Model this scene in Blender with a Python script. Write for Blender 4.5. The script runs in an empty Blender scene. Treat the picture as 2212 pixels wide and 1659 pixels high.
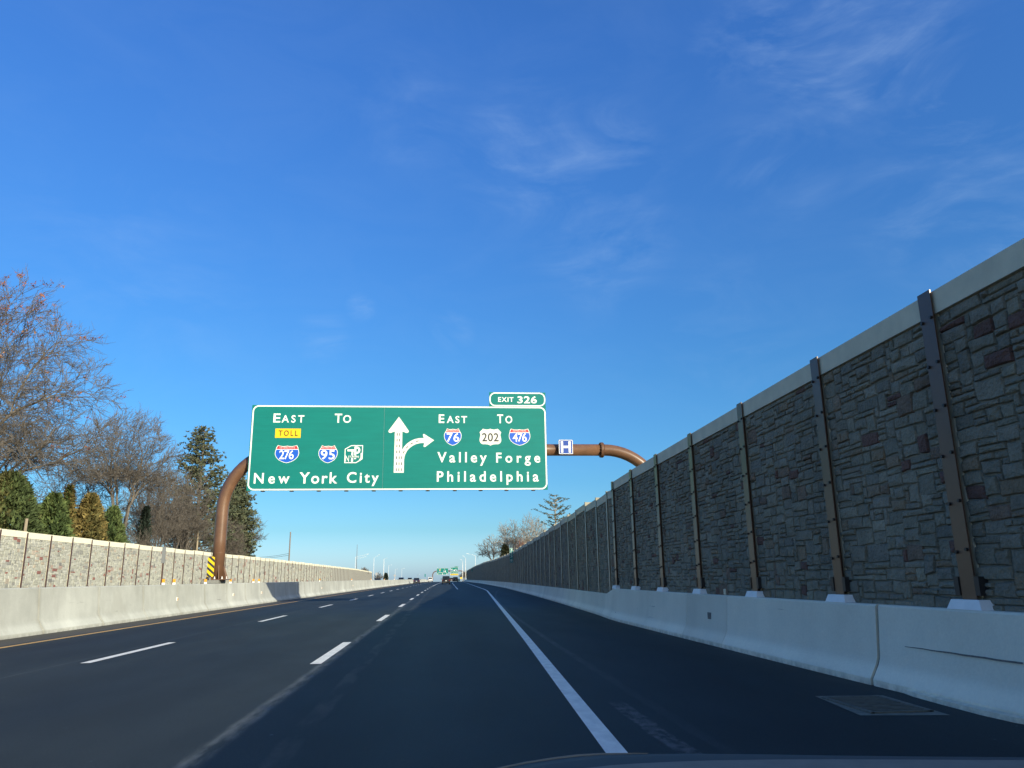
import bpy, math, random
import numpy as np
from mathutils import Vector, Matrix, Quaternion

sc = bpy.context.scene
COL = sc.collection
R = random.Random(7)

# ------------------------------------------------------------------ camera
CAM_H = 1.25
cam_data = bpy.data.cameras.new("camera")
cam = bpy.data.objects.new("camera", cam_data)
COL.objects.link(cam)
cam_data.sensor_width = 36.0
cam_data.lens = 3030 / 4032 * 36.0
cam_data.clip_start = 0.05
cam_data.clip_end = 9000
_dy = Vector(((951 - 1106) / 1662.2, -(1250 - 829.5) / 1662.2, 1.0)).normalized()
_u = _dy.cross(Vector((1, .014, 0))).normalized()
if _u.y < 0: _u = -_u
_dx = _u.cross(_dy)
if _dx.x < 0: _dx = -_dx
right = Vector((_dx.x, _dy.x, _u.x)); up = Vector((_dx.y, _dy.y, _u.y)); fwd = Vector((_dx.z, _dy.z, _u.z))
m = Matrix.Identity(4)
for i in range(3):
    m[i][0] = right[i]; m[i][1] = up[i]; m[i][2] = -fwd[i]
m[2][3] = CAM_H
cam.matrix_world = m
sc.camera = cam

# ------------------------------------------------------------------ light
SHADOW = Vector((-1.67, 2.20, -1.0)).normalized()
EL = math.asin(-SHADOW.z)
AZ = math.atan2(-SHADOW.x, -SHADOW.y)
sun_data = bpy.data.lights.new("sun", 'SUN')
sun_data.energy = 5.0
sun_data.angle = math.radians(0.55)
sun_data.color = (1.0, 0.93, 0.73)
sun = bpy.data.objects.new("sun", sun_data)
COL.objects.link(sun)
sun.rotation_euler = SHADOW.to_track_quat('-Z', 'Y').to_euler()
sun.location = (60, -70, 60)

world = bpy.data.worlds.new("World")
sc.world = world
world.use_nodes = True
wt = world.node_tree
wt.nodes.clear()
def WN(t, **k):
    n = wt.nodes.new(t)
    for a, b in k.items(): setattr(n, a, b)
    return n
def wl(a, b): wt.links.new(a, b)
sky = WN('ShaderNodeTexSky', sky_type='NISHITA', sun_disc=False)
sky.sun_elevation = EL; sky.sun_rotation = AZ; sky.air_density = 1.0; sky.dust_density = 0.9; sky.ozone_density = 1.2
geo = WN('ShaderNodeNewGeometry')
inc = WN('ShaderNodeVectorMath', operation='SCALE'); inc.inputs['Scale'].default_value = -1.0
tc = WN('ShaderNodeTexCoord')
sep = WN('ShaderNodeSeparateXYZ'); wl(tc.outputs['Generated'], sep.inputs[0])
ramp = WN('ShaderNodeValToRGB')
wl(sep.outputs['Z'], ramp.inputs[0])
er = ramp.color_ramp.elements
er[0].position = 0.0; er[0].color = (0.72, 1.06, 1.80, 1)
er[1].position = 0.62; er[1].color = (0.37, .86, 1.62, 1)
for p, c in ((0.06, (0.37, .71, 1.08)), (0.12, (0.29, .66, 1.02)), (0.25, (0.285, .70, 1.12))):
    e = er.new(p); e.color = (*c, 1)
tint = WN('ShaderNodeMix', data_type='RGBA', blend_type='MULTIPLY'); tint.inputs['Factor'].default_value = 1
SUN_DIR = -SHADOW                                   # towards the sun the sky keeps its own whiter colour
sdot = WN('ShaderNodeVectorMath', operation='DOT_PRODUCT'); sdot.inputs[1].default_value = SUN_DIR
snrm = WN('ShaderNodeVectorMath', operation='NORMALIZE'); wl(tc.outputs['Generated'], snrm.inputs[0]); wl(snrm.outputs[0], sdot.inputs[0])
sfac = WN('ShaderNodeMapRange', interpolation_type='SMOOTHSTEP'); sfac.inputs['From Min'].default_value = .15; sfac.inputs['From Max'].default_value = .80
wl(sdot.outputs['Value'], sfac.inputs['Value'])
tmix = WN('ShaderNodeMix', data_type='RGBA'); tmix.inputs[7].default_value = (1, 1, 1, 1)
wl(sfac.outputs[0], tmix.inputs['Factor']); wl(ramp.outputs[0], tmix.inputs[6])
wl(sky.outputs[0], tint.inputs[6]); wl(tmix.outputs[2], tint.inputs[7])
# thin cirrus: stretched noise inside a few patches of the sky
mp = WN('ShaderNodeMapping'); mp.inputs['Scale'].default_value = (6.5, 6.5, 15.0); mp.inputs['Rotation'].default_value = (0.15, -0.28, 0)
wl(tc.outputs['Generated'], mp.inputs[0])
nz = WN('ShaderNodeTexNoise'); nz.inputs['Scale'].default_value = 1.0; nz.inputs['Detail'].default_value = 9; nz.inputs['Roughness'].default_value = .62; nz.inputs['Distortion'].default_value = .7
wl(mp.outputs[0], nz.inputs['Vector'])
nr = WN('ShaderNodeMapRange'); nr.inputs['From Min'].default_value = .42; nr.inputs['From Max'].default_value = .80
wl(nz.outputs['Fac'], nr.inputs['Value'])
def img_dir(x, y):
    a = (x - 1106) / 1662.2; b = -(y - 829.5) / 1662.2
    return (right * a + up * b + fwd).normalized()
acc = None
for (x, y, rad, amt) in ((1820, 30, 8, .55), (1600, 100, 4, .2), (2130, 400, 9, .30), (2050, 235, 3, .45), (1130, 335, 6, .32), (1310, 350, 5, .28),
                         (1300, 525, 6, .26), (1690, 340, 5, .2), (780, 665, 1.3, .6), (700, 725, 2.4, .42), (975, 716, 2.0, .34), (1560, 720, 6, .12),
                         (300, 600, 9, .12), (880, 255, 5, .14)):
    d = img_dir(x, y)
    dt = WN('ShaderNodeVectorMath', operation='DOT_PRODUCT'); dt.inputs[1].default_value = d
    nrm = WN('ShaderNodeVectorMath', operation='NORMALIZE'); wl(tc.outputs['Generated'], nrm.inputs[0]); wl(nrm.outputs[0], dt.inputs[0])
    mr = WN('ShaderNodeMapRange', interpolation_type='SMOOTHSTEP')
    mr.inputs['From Min'].default_value = math.cos(math.radians(rad)); mr.inputs['From Max'].default_value = 1.0
    mr.inputs['To Max'].default_value = amt * .50
    wl(dt.outputs['Value'], mr.inputs['Value'])
    if acc is None: acc = mr.outputs[0]
    else:
        ad = WN('ShaderNodeMath', operation='MAXIMUM'); wl(acc, ad.inputs[0]); wl(mr.outputs[0], ad.inputs[1]); acc = ad.outputs[0]
mp2 = WN('ShaderNodeMapping'); mp2.inputs['Scale'].default_value = (14, 14, 46); mp2.inputs['Rotation'].default_value = (-.1, .35, .2)
wl(tc.outputs['Generated'], mp2.inputs[0])
nz2 = WN('ShaderNodeTexNoise'); nz2.inputs['Scale'].default_value = 1.0; nz2.inputs['Detail'].default_value = 7; nz2.inputs['Distortion'].default_value = .5; wl(mp2.outputs[0], nz2.inputs['Vector'])
nr2 = WN('ShaderNodeMapRange'); nr2.inputs['From Min'].default_value = .35; nr2.inputs['From Max'].default_value = .65; nr2.inputs['To Min'].default_value = .25; nr2.inputs['To Max'].default_value = 1.5; wl(nz2.outputs['Fac'], nr2.inputs['Value'])
nmul = WN('ShaderNodeMath', operation='MULTIPLY'); wl(nr.outputs[0], nmul.inputs[0]); wl(nr2.outputs[0], nmul.inputs[1])
cm = WN('ShaderNodeMath', operation='MULTIPLY', use_clamp=True); wl(acc, cm.inputs[0]); wl(nmul.outputs[0], cm.inputs[1])
base_cm = WN('ShaderNodeMath', operation='MULTIPLY'); base_cm.inputs[1].default_value = .035; wl(nr.outputs[0], base_cm.inputs[0])
cm2 = WN('ShaderNodeMath', operation='ADD', use_clamp=True); wl(cm.outputs[0], cm2.inputs[0]); wl(base_cm.outputs[0], cm2.inputs[1])
cmix = WN('ShaderNodeMix', data_type='RGBA'); cmix.inputs[7].default_value = (3.6, 4.9, 6.6, 1)
wl(cm2.outputs[0], cmix.inputs['Factor']); wl(tint.outputs[2], cmix.inputs[6])
bg = WN('ShaderNodeBackground'); bg.inputs['Strength'].default_value = 0.131
wo = WN('ShaderNodeOutputWorld')
wl(cmix.outputs[2], bg.inputs['Color']); wl(bg.outputs[0], wo.inputs['Surface'])

vs = sc.view_settings
vs.view_transform = 'Standard'; vs.look = 'None'; vs.exposure = 0.2; vs.gamma = 1.0; vs.use_curve_mapping = False
sc.render.resolution_x = 1024; sc.render.resolution_y = 768
try:
    sc.cycles.max_bounces = 6; sc.cycles.diffuse_bounces = 3; sc.cycles.glossy_bounces = 2; sc.cycles.use_denoising = True
except Exception: pass

# ------------------------------------------------------------------ helpers
def shift(y): return 2.8e-5 * y * y if y > 0 else 0.0          # the road bends gently right far ahead
def zr(y):                                                     # and drops away beyond a low crest
    if y < 330: return 0.0
    if y < 520: return -1.2e-4 * (y - 330) ** 2
    return max(-4.33 - .0456 * (y - 520), -14.0)

class MB:
    def __init__(s): s.v = []; s.f = []; s.c = []; s.mi = []
    def add(s, vs, fs, col=None, mi=0):
        n = len(s.v); s.v.extend(vs)
        s.f.extend([tuple(i + n for i in f) for f in fs]); s.mi.extend([mi] * len(fs))
        if col is not None: s.c.extend([col] * len(vs))
    def box(s, x0, x1, y0, y1, z0, z1, col=None, mi=0, ch=0.0):
        if ch <= 0:
            v = [(x0, y0, z0), (x1, y0, z0), (x1, y1, z0), (x0, y1, z0), (x0, y0, z1), (x1, y0, z1), (x1, y1, z1), (x0, y1, z1)]
            s.add(v, [(0, 3, 2, 1), (4, 5, 6, 7), (0, 1, 5, 4), (1, 2, 6, 5), (2, 3, 7, 6), (3, 0, 4, 7)], col, mi)
        else:
            c = ch
            v = []
            for (zz, k) in ((z0, c), (z0 + c, 0), (z1 - c, 0), (z1, c)):
                v += [(x0 + k, y0 + k, zz), (x1 - k, y0 + k, zz), (x1 - k, y1 - k, zz), (x0 + k, y1 - k, zz)]
            f = [(3, 2, 1, 0), (12, 13, 14, 15)]
            for r in range(3):
                for i in range(4):
                    j = (i + 1) % 4
                    f.append((r * 4 + i, r * 4 + j, r * 4 + 4 + j, r * 4 + 4 + i))
            s.add(v, f, col, mi)
    def obox(s, c, hx, hy, hz, ax, ay, az, col=None, mi=0):
        v = []
        for sz in (-1, 1):
            for sx, sy in ((-1, -1), (1, -1), (1, 1), (-1, 1)):
                v.append(tuple(c + ax * hx * sx + ay * hy * sy + az * hz * sz))
        s.add(v, [(0, 3, 2, 1), (4, 5, 6, 7), (0, 1, 5, 4), (1, 2, 6, 5), (2, 3, 7, 6), (3, 0, 4, 7)], col, mi)
    def bar(s, a, b, w, h=None, mi=0):
        a = Vector(a); b = Vector(b); d = (b - a); L = d.length; d.normalize()
        u = d.cross(Vector((0, 0, 1)) if abs(d.z) < .95 else Vector((0, 1, 0))).normalized(); v = d.cross(u)
        s.obox((a + b) / 2, w / 2, (h or w) / 2, L / 2, u, v, d, None, mi)
    def tube(s, pts, rad, n=8, cap=True, mi=0):
        pts = [Vector(p) for p in pts]; k = len(pts)
        if not isinstance(rad, (list, tuple)): rad = [rad] * k
        vs = []; u = None
        for i, p in enumerate(pts):
            t = (pts[min(i + 1, k - 1)] - pts[max(i - 1, 0)]).normalized()
            if u is None: u = t.cross(Vector((0, 0, 1)) if abs(t.z) < .9 else Vector((0, 1, 0))).normalized()
            u = (u - t * u.dot(t)).normalized(); w = t.cross(u)
            for j in range(n):
                a = 2 * math.pi * j / n
                vs.append(tuple(p + (u * math.cos(a) + w * math.sin(a)) * rad[i]))
        fs = [(i * n + j, i * n + (j + 1) % n, (i + 1) * n + (j + 1) % n, (i + 1) * n + j) for i in range(k - 1) for j in range(n)]
        if cap: fs += [tuple(range(n - 1, -1, -1)), tuple((k - 1) * n + j for j in range(n))]
        s.add(vs, fs, None, mi)
    def prism(s, poly, y0, y1, mi=0):
        """poly of (x,z) counter-clockwise seen from -Y; front face at y0 (towards -Y), back at y1"""
        n = len(poly)
        A = sum(poly[i][0] * poly[(i + 1) % n][1] - poly[(i + 1) % n][0] * poly[i][1] for i in range(n))
        if A < 0: poly = poly[::-1]
        v = [(x, y0, z) for x, z in poly] + [(x, y1, z) for x, z in poly]
        f = [tuple(range(n)), tuple(range(2 * n - 1, n - 1, -1))]
        f += [(i, i + n, (i + 1) % n + n, (i + 1) % n) for i in range(n)]
        s.add(v, f, None, mi)
    def mesh(s, name, mats, smooth=False):
        me = bpy.data.meshes.new(name)
        me.from_pydata(s.v, [], s.f)
        for mt in (mats if isinstance(mats, (list, tuple)) else [mats]): me.materials.append(mt)
        if any(s.mi): me.polygons.foreach_set('material_index', s.mi)
        if s.c and len(s.c) == len(s.v):
            at = me.color_attributes.new('tint', 'FLOAT_COLOR', 'POINT')
            at.data.foreach_set('color', np.array([(c[0], c[1], c[2], 1.0) for c in s.c], dtype=np.float32).ravel())
        if smooth:
            me.polygons.foreach_set('use_smooth', [True] * len(me.polygons))
            if smooth != 'all':
                try: me.set_sharp_from_angle(angle=math.radians(smooth if isinstance(smooth, (int, float)) and smooth > 1 else 38))
                except Exception: pass
        me.update()
        return me
    def build(s, name, mats, parent=None, smooth=False, **k):
        return link(name, s.mesh(name, mats, smooth), parent, **k)

def link(name, me, parent=None, loc=None, **k):
    o = bpy.data.objects.new(name, me); COL.objects.link(o)
    if parent is not None:
        o.parent = parent
        p = parent; off = Vector((0, 0, 0))
        while p is not None: off += p.location; p = p.parent
        if loc is None and me is not None:
            o.location = -off            # mesh is given in world coordinates
        elif loc is not None: o.location = Vector(loc) - off
    elif loc is not None: o.location = loc
    for a, b in k.items(): o[a] = b
    return o
def thing(name, label, cat, loc=(0, 0, 0), group=None):
    o = link(name, None, None, loc, label=label, category=cat)
    if group: o['group'] = group
    return o
def tag(o, label, cat, group=None, kind=None):
    o['label'] = label; o['category'] = cat
    if group: o['group'] = group
    if kind: o['kind'] = kind
    return o

# ------------------------------------------------------------------ materials
def mat(name, color, rough=.8, metal=0.0, noise=None, bump=None, tint=False, spec=.5, emit=None, fn=None):
    """noise=(scale, amount, stretch xyz) varies the base colour; bump=(scale, distance)"""
    M = bpy.data.materials.new(name); M.use_nodes = True
    t = M.node_tree; N = t.nodes; b = N['Principled BSDF']
    b.inputs['Base Color'].default_value = (*color, 1); b.inputs['Roughness'].default_value = rough
    b.inputs['Metallic'].default_value = metal; b.inputs['Specular IOR Level'].default_value = spec
    src = None
    pos = N.new('ShaderNodeNewGeometry')
    if tint:
        a = N.new('ShaderNodeAttribute'); a.attribute_name = 'tint'; src = a.outputs['Color']
    if noise:
        sc_, amt, st = noise if len(noise) == 3 else (*noise, (1, 1, 1))
        mpn = N.new('ShaderNodeMapping'); mpn.inputs['Scale'].default_value = st; t.links.new(pos.outputs['Position'], mpn.inputs[0])
        n = N.new('ShaderNodeTexNoise'); n.inputs['Scale'].default_value = sc_; n.inputs['Detail'].default_value = 6; n.inputs['Roughness'].default_value = .6
        t.links.new(mpn.outputs[0], n.inputs['Vector'])
        r = N.new('ShaderNodeMapRange'); r.inputs['From Min'].default_value = .3; r.inputs['From Max'].default_value = .7
        r.inputs['To Min'].default_value = 1 - amt; r.inputs['To Max'].default_value = 1 + amt
        t.links.new(n.outputs['Fac'], r.inputs['Value'])
        mx = N.new('ShaderNodeMix'); mx.data_type = 'RGBA'; mx.blend_type = 'MULTIPLY'; mx.inputs['Factor'].default_value = 1
        if src is not None: t.links.new(src, mx.inputs[6])
        else: mx.inputs[6].default_value = (*color, 1)
        t.links.new(r.outputs[0], mx.inputs[7]); src = mx.outputs[2]
    if fn is not None: src = fn(t, N, pos, src, b) or src
    if src is not None: t.links.new(src, b.inputs['Base Color'])
    if bump:
        n = N.new('ShaderNodeTexNoise'); n.inputs['Scale'].default_value = bump[0]; n.inputs['Detail'].default_value = 5
        t.links.new(pos.outputs['Position'], n.inputs['Vector'])
        bp = N.new('ShaderNodeBump'); bp.inputs['Distance'].default_value = bump[1]; bp.inputs['Strength'].default_value = 1.0
        t.links.new(n.outputs['Fac'], bp.inputs['Height']); t.links.new(bp.outputs[0], b.inputs['Normal'])
    return M

class G:
    """tiny node-graph helper"""
    def __init__(s, t): s.t = t; s.N = t.nodes
    def _in(s, sock, v):
        if hasattr(v, 'is_output') or hasattr(v, 'links'): s.t.links.new(v, sock)
        else: sock.default_value = v
    def math(s, op, a, b=None, c=None, clamp=False):
        n = s.N.new('ShaderNodeMath'); n.operation = op; n.use_clamp = clamp
        s._in(n.inputs[0], a)
        if b is not None: s._in(n.inputs[1], b)
        if c is not None: s._in(n.inputs[2], c)
        return n.outputs[0]
    def noise(s, vec, scale, st=(1, 1, 1), detail=5, rough=.6, loc=(0, 0, 0)):
        mpn = s.N.new('ShaderNodeMapping'); mpn.inputs['Scale'].default_value = st; mpn.inputs['Location'].default_value = loc
        s.t.links.new(vec, mpn.inputs[0])
        n = s.N.new('ShaderNodeTexNoise'); n.inputs['Scale'].default_value = scale; n.inputs['Detail'].default_value = detail; n.inputs['Roughness'].default_value = rough
        s.t.links.new(mpn.outputs[0], n.inputs['Vector']); return n.outputs['Fac']
    def rng(s, v, a, b, c=0.0, d=1.0, smooth=False):
        n = s.N.new('ShaderNodeMapRange')
        if smooth: n.interpolation_type = 'SMOOTHSTEP'
        s._in(n.inputs['Value'], v); n.inputs['From Min'].default_value = a; n.inputs['From Max'].default_value = b
        n.inputs['To Min'].default_value = c; n.inputs['To Max'].default_value = d
        return n.outputs[0]
    def mix(s, f, a, b, blend='MIX'):
        n = s.N.new('ShaderNodeMix'); n.data_type = 'RGBA'; n.blend_type = blend
        s._in(n.inputs['Factor'], f)
        for k, v in ((6, a), (7, b)):
            if isinstance(v, tuple): n.inputs[k].default_value = (*v, 1) if len(v) == 3 else v
            else: s.t.links.new(v, n.inputs[k])
        return n.outputs[2]
    def band(s, x, centre, half, soft):
        d = s.math('ABSOLUTE', s.math('SUBTRACT', x, centre))
        return s.rng(d, half, half + soft, 1.0, 0.0, True)

def asphalt_fn(t, N, pos, src, b):
    g = G(t); P = pos.outputs['Position']
    sp = N.new('ShaderNodeSeparateXYZ'); t.links.new(P, sp.inputs[0]); x, y = sp.outputs['X'], sp.outputs['Y']
    fine = g.noise(P, 55, detail=3); speck = g.noise(P, 140, detail=2)
    broad = g.noise(P, .35, (1, .10, 1)); blot = g.noise(P, .9, (1, .35, 1), loc=(3, 8, 0))
    val = g.math('MULTIPLY', g.rng(broad, .3, .7, .58, 1.34), g.rng(blot, .3, .7, .80, 1.2))  # random paving tone; broad swing widened to paint in dark windscreen reflections
    val = g.math('MULTIPLY', val, g.rng(fine, .3, .7, .70, 1.30))
    val = g.math('MULTIPLY', val, g.rng(speck, .58, .74, 1.0, 1.6))
    grit = g.rng(g.noise(P, 11, detail=2, loc=(5, 2, 0)), .735, .76)
    val = g.math('ADD', val, g.math('MULTIPLY', grit, 2.2))
    # two darker wheel tracks in every lane
    for c in (-8.1, -6.6, -4.6, -3.0, -.85, .75):
        val = g.math('MULTIPLY', val, g.math('SUBTRACT', 1.0, g.math('MULTIPLY', g.band(x, c, .12, .45), .13)))
    col = g.mix(1.0, (.024, .032, .035), val, 'MULTIPLY')
    # dusty gravelly shoulder beside the median barrier
    sh = g.math('MULTIPLY', g.rng(x, -8.98, -9.25, 0, 1, True), g.rng(y, 60, 260, 1, .75))
    col = g.mix(g.math('MULTIPLY', sh, .75), col, g.mix(g.rng(fine, .35, .7), (.075, .068, .058), (.125, .112, .092)))
    # chalky paving joint right of the lane line
    wob = g.math('MULTIPLY', g.math('SUBTRACT', g.noise(P, 1.4, (0, 1, 0)), .5), .10)
    xs = g.math('ADD', x, wob)
    wear = g.rng(g.noise(P, 9, (1, .16, 1), detail=6), .36, .64)
    near = g.rng(y, 6, 90, 1.0, .35)
    seam = g.math('MULTIPLY', g.math('MULTIPLY', g.band(xs, -1.76, .025, .10), wear), near)
    col = g.mix(g.math('MULTIPLY', seam, .62), col, (.20, .22, .22))
    # ghost of a removed line
    gh = g.math('MULTIPLY', g.band(xs, -1.16, .07, .05), g.rng(g.noise(P, 3.5, (1, .22, 1), detail=7), .42, .66))
    col = g.mix(g.math('MULTIPLY', gh, .34), col, (.15, .14, .115))
    # curved joint on the right-hand shoulder, and a worn patch left by an old marking
    xc = g.math('ADD', 2.08, g.math('MULTIPLY', g.math('MULTIPLY', y, y), .00058))
    j2 = g.math('MULTIPLY', g.band(g.math('SUBTRACT', xs, xc), 0.0, .03, .06), g.rng(wear, 0, 1, .25, 1))
    j2 = g.math('MULTIPLY', j2, g.rng(y, 9, 16, .3, 1))
    col = g.mix(g.math('MULTIPLY', j2, .34), col, (.17, .18, .18))
    gp = g.math('MULTIPLY', g.band(xs, 1.80, .07, .03), g.math('MULTIPLY', g.rng(y, 8.4, 8.0), g.rng(g.noise(P, 14, (1, .5, 1)), .38, .62)))
    col = g.mix(g.math('MULTIPLY', gp, .5), col, (.20, .19, .19))
    # thin joint left of the first lane line
    j3 = g.math('MULTIPLY', g.band(xs, -6.02, .012, .03), g.rng(wear, 0, 1, .2, 1))
    col = g.mix(g.math('MULTIPLY', j3, .25), col, (.16, .17, .17))
    # dust swept along the foot of the right-hand barrier
    d = g.math('MULTIPLY', g.rng(x, 4.45, 5.0, 0, 1, True), g.rng(g.noise(P, 2.2, (1, .3, 1)), .4, .7))
    col = g.mix(g.math('MULTIPLY', d, .3), col, (.12, .11, .09))
    t.links.new(g.rng(broad, .3, .7, .62, .78), b.inputs['Roughness'])
    return col

def concrete_fn(base, stain_amt, low_light=0.0, smear=0.0, zsplit=.30):
    def fn(t, N, pos, src, b):
        g = G(t); P = pos.outputs['Position']
        sp = N.new('ShaderNodeSeparateXYZ'); t.links.new(P, sp.inputs[0]); z = sp.outputs['Z']
        streak = g.noise(P, 1.1, (.5, .75, .10), detail=8, rough=.7)
        oi = N.new('ShaderNodeObjectInfo')
        blot = g.noise(P, .55, (1, 1, 1.3), detail=6); fine = g.noise(P, 28, detail=4)
        v = g.math('MULTIPLY', g.math('MULTIPLY', g.rng(streak, .32, .68, 1 - stain_amt * .55, 1 + stain_amt * .25), g.rng(oi.outputs['Random'], 0, 1, .93, 1.05)), g.rng(blot, .35, .65, 1 - stain_amt * .7, 1.06))
        v = g.math('MULTIPLY', v, g.rng(fine, .3, .7, .96, 1.04))
        if low_light: v = g.math('MULTIPLY', v, g.rng(z, zsplit, zsplit - .08, 1.0, 1 + low_light))
        col = g.mix(1.0, base, v, 'MULTIPLY')
        if smear > .2:
            ph = g.math('FRACT', g.math('MULTIPLY', g.math('ADD', sp.outputs['Y'], 101.90), 1 / 3.64))
            jd = g.math('MINIMUM', ph, g.math('SUBTRACT', 1.0, ph))
            js = g.math('MULTIPLY', g.rng(jd, .0, .06, 1, 0, True), g.rng(g.noise(P, 2.3, (1, 1, .5), detail=6), .30, .62))
            col = g.mix(g.math('MULTIPLY', js, .62), col, (.30, .29, .24))
            s1 = g.rng(g.noise(P, .62, (1, .9, .5), detail=8, rough=.7, loc=(2.3, 1.1, .4)), .51, .60)
            col = g.mix(g.math('MULTIPLY', s1, smear), col, (.38, .38, .33))
        sc_ = g.math('MULTIPLY', g.rng(g.noise(P, 3.2, (.3, .16, 2.6), detail=6, loc=(1, 4, 2)), .665, .70), g.math('MULTIPLY', g.rng(z, .2, .3), g.rng(z, .95, .75)))
        col = g.mix(g.math('MULTIPLY', sc_, .42), col, (.10, .10, .095))
        foot = g.math('MULTIPLY', g.rng(z, .10, 0.0), g.rng(g.noise(P, 6, (1, 1, 1)), .35, .6))
        col = g.mix(g.math('MULTIPLY', foot, .5), col, (.16, .15, .13))
        return col
    return fn

def panel_fn(base):
    def fn(t, N, pos, src, b):
        g = G(t); P = pos.outputs['Position']
        sp = N.new('ShaderNodeSeparateXYZ'); t.links.new(P, sp.inputs[0])
        ph = g.math('FRACT', g.math('MULTIPLY', g.math('SUBTRACT', sp.outputs['Z'], 5.56), 1 / .3055))
        ln = g.band(ph, .5, .47, .03)
        ln = g.math('SUBTRACT', 1.0, ln)
        n = g.noise(P, 1.6, (.5, 1, 3.5), detail=4)
        v = g.math('MULTIPLY', g.rng(n, .3, .7, .94, 1.06), g.math('SUBTRACT', 1.0, g.math('MULTIPLY', ln, .10)))
        return g.mix(1.0, base, v, 'MULTIPLY')
    return fn

M = {}
M['asphalt'] = mat('asphalt', (.05, .05, .05), .72, bump=(150, .004), fn=asphalt_fn, spec=.22)
M['grass'] = mat('winter_grass', (.07, .075, .035), .95, noise=(1.2, .4), bump=(9, .05))
M['white_paint'] = mat('white_road_paint', (.86, .83, .74), .6, noise=(9, .14, (1, .4, 1)))
M['yellow_paint'] = mat('yellow_road_paint', (.62, .36, .09), .6, noise=(5, .2, (1, .3, 1)))
M['median_concrete'] = mat('median_concrete', (.6, .6, .5), .88, bump=(40, .003), fn=concrete_fn((.53, .54, .485), .24, .14, .45))
M['shoulder_concrete'] = mat('shoulder_concrete', (.55, .55, .5), .88, bump=(40, .003), fn=concrete_fn((.74, .68, .54), .09, .16, .10, .26))
M['joint_filler'] = mat('joint_filler', (.17, .155, .14), .9, noise=(30, .3))
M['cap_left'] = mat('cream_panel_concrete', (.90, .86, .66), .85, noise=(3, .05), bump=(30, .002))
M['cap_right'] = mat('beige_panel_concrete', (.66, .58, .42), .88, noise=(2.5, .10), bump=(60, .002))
def stone_fn(t, N, pos, src, b):
    g = G(t); P = pos.outputs['Position']
    v = g.math('MULTIPLY', g.rng(g.noise(P, .9, (1, 1, .35), detail=6), .32, .68, .78, 1.14), g.rng(g.noise(P, 38, detail=4), .3, .7, .90, 1.10))
    return g.mix(1.0, src, v, 'MULTIPLY')
M['stone'] = mat('cast_stone', (.4, .4, .38), .92, tint=True, noise=(7, .15), bump=(24, .035), fn=stone_fn)
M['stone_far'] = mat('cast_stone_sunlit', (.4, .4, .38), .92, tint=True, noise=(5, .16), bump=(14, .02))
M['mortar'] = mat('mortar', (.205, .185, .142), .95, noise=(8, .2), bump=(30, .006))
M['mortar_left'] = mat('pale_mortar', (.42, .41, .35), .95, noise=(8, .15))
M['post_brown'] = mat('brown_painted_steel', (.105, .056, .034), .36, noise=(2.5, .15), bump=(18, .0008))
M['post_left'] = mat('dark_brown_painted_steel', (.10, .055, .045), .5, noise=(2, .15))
M['bolt'] = mat('dark_bolt_steel', (.02, .018, .018), .5)
M['pad_white'] = mat('white_pedestal_concrete', (.86, .85, .82), .7, noise=(6, .06))
M['pipe'] = mat('brown_gantry_paint', (.150, .080, .047), .30, noise=(1.7, .2), bump=(12, .0006))
M['galv'] = mat('galvanized_steel', (.42, .43, .43), .45, metal=.6, noise=(9, .2))
M['galv_white'] = mat('pale_pole_steel', (.70, .71, .70), .5, noise=(4, .06))
M['sign_green'] = mat('green_sign_sheeting', (.004, .24, .2), .6, fn=panel_fn((.002, .185, .165)), spec=.25)
M['sign_white'] = mat('white_sign_sheeting', (.86, .88, .84), .45)
M['arrow_white'] = mat('ivory_sign_sheeting', (.80, .81, .74), .45, noise=(2, .05, (.4, 1, 5)))
M['sign_yellow'] = mat('yellow_sign_sheeting', (.85, .55, .01), .45)
M['sign_brown_text'] = mat('brown_black_legend', (.06, .02, .004), .5)
M['sign_black'] = mat('black_legend', (.03, .035, .04), .5)
M['sign_red'] = mat('red_sign_sheeting', (.56, .025, .035), .45)
M['sign_blue'] = mat('blue_sign_sheeting', (.007, .10, .56), .42, noise=(5, .06))
M['sign_blue_h'] = mat('hospital_blue_sheeting', (.006, .055, .33), .6)
M['sign_back'] = mat('sign_back_aluminium', (.45, .46, .47), .45, metal=.5)
M['pedestal'] = mat('dark_pedestal_concrete', (.20, .20, .18), .9, noise=(3, .25))
M['amber'] = mat('amber_reflector', (.85, .36, .03), .35)
M['bark'] = mat('grey_brown_bark', (.150, .132, .112), .95, noise=(3, .25), bump=(10, .02))
M['bark_pale'] = mat('pale_grey_bark', (.30, .27, .23), .95, noise=(3, .2))
M['bark_dark'] = mat('dark_twig_bark', (.145, .126, .106), .95, noise=(3, .2))
M['leaf'] = mat('tinted_leaf', (.05, .07, .03), .85, tint=True, spec=.25)
M['wood'] = mat('weathered_timber', (.30, .25, .17), .9, noise=(6, .25, (1, 1, .15)))
M['wire'] = mat('black_wire', (.03, .03, .035), .6)
def paint(n, c, r=.28): return mat(n, c, r, spec=.6)
M['car_dark'] = paint('graphite_car_paint', (.022, .024, .030))
M['car_navy'] = paint('navy_car_paint', (.012, .02, .06))
M['car_black'] = paint('black_car_paint', (.008, .010, .014))
M['car_white'] = paint('white_car_paint', (.78, .78, .74))
M['car_red'] = paint('maroon_car_paint', (.06, .018, .022))
M['glass'] = mat('dark_car_glass', (.012, .018, .022), .08, spec=.9)
M['tyre'] = mat('tyre_rubber', (.012, .012, .012), .85)
M['rim'] = mat('alloy_rim', (.35, .35, .36), .35, metal=.8)
M['tail_red'] = mat('red_lamp_lens', (.20, .015, .018), .2)
M['plate'] = mat('number_plate', (.75, .75, .70), .5)
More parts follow.
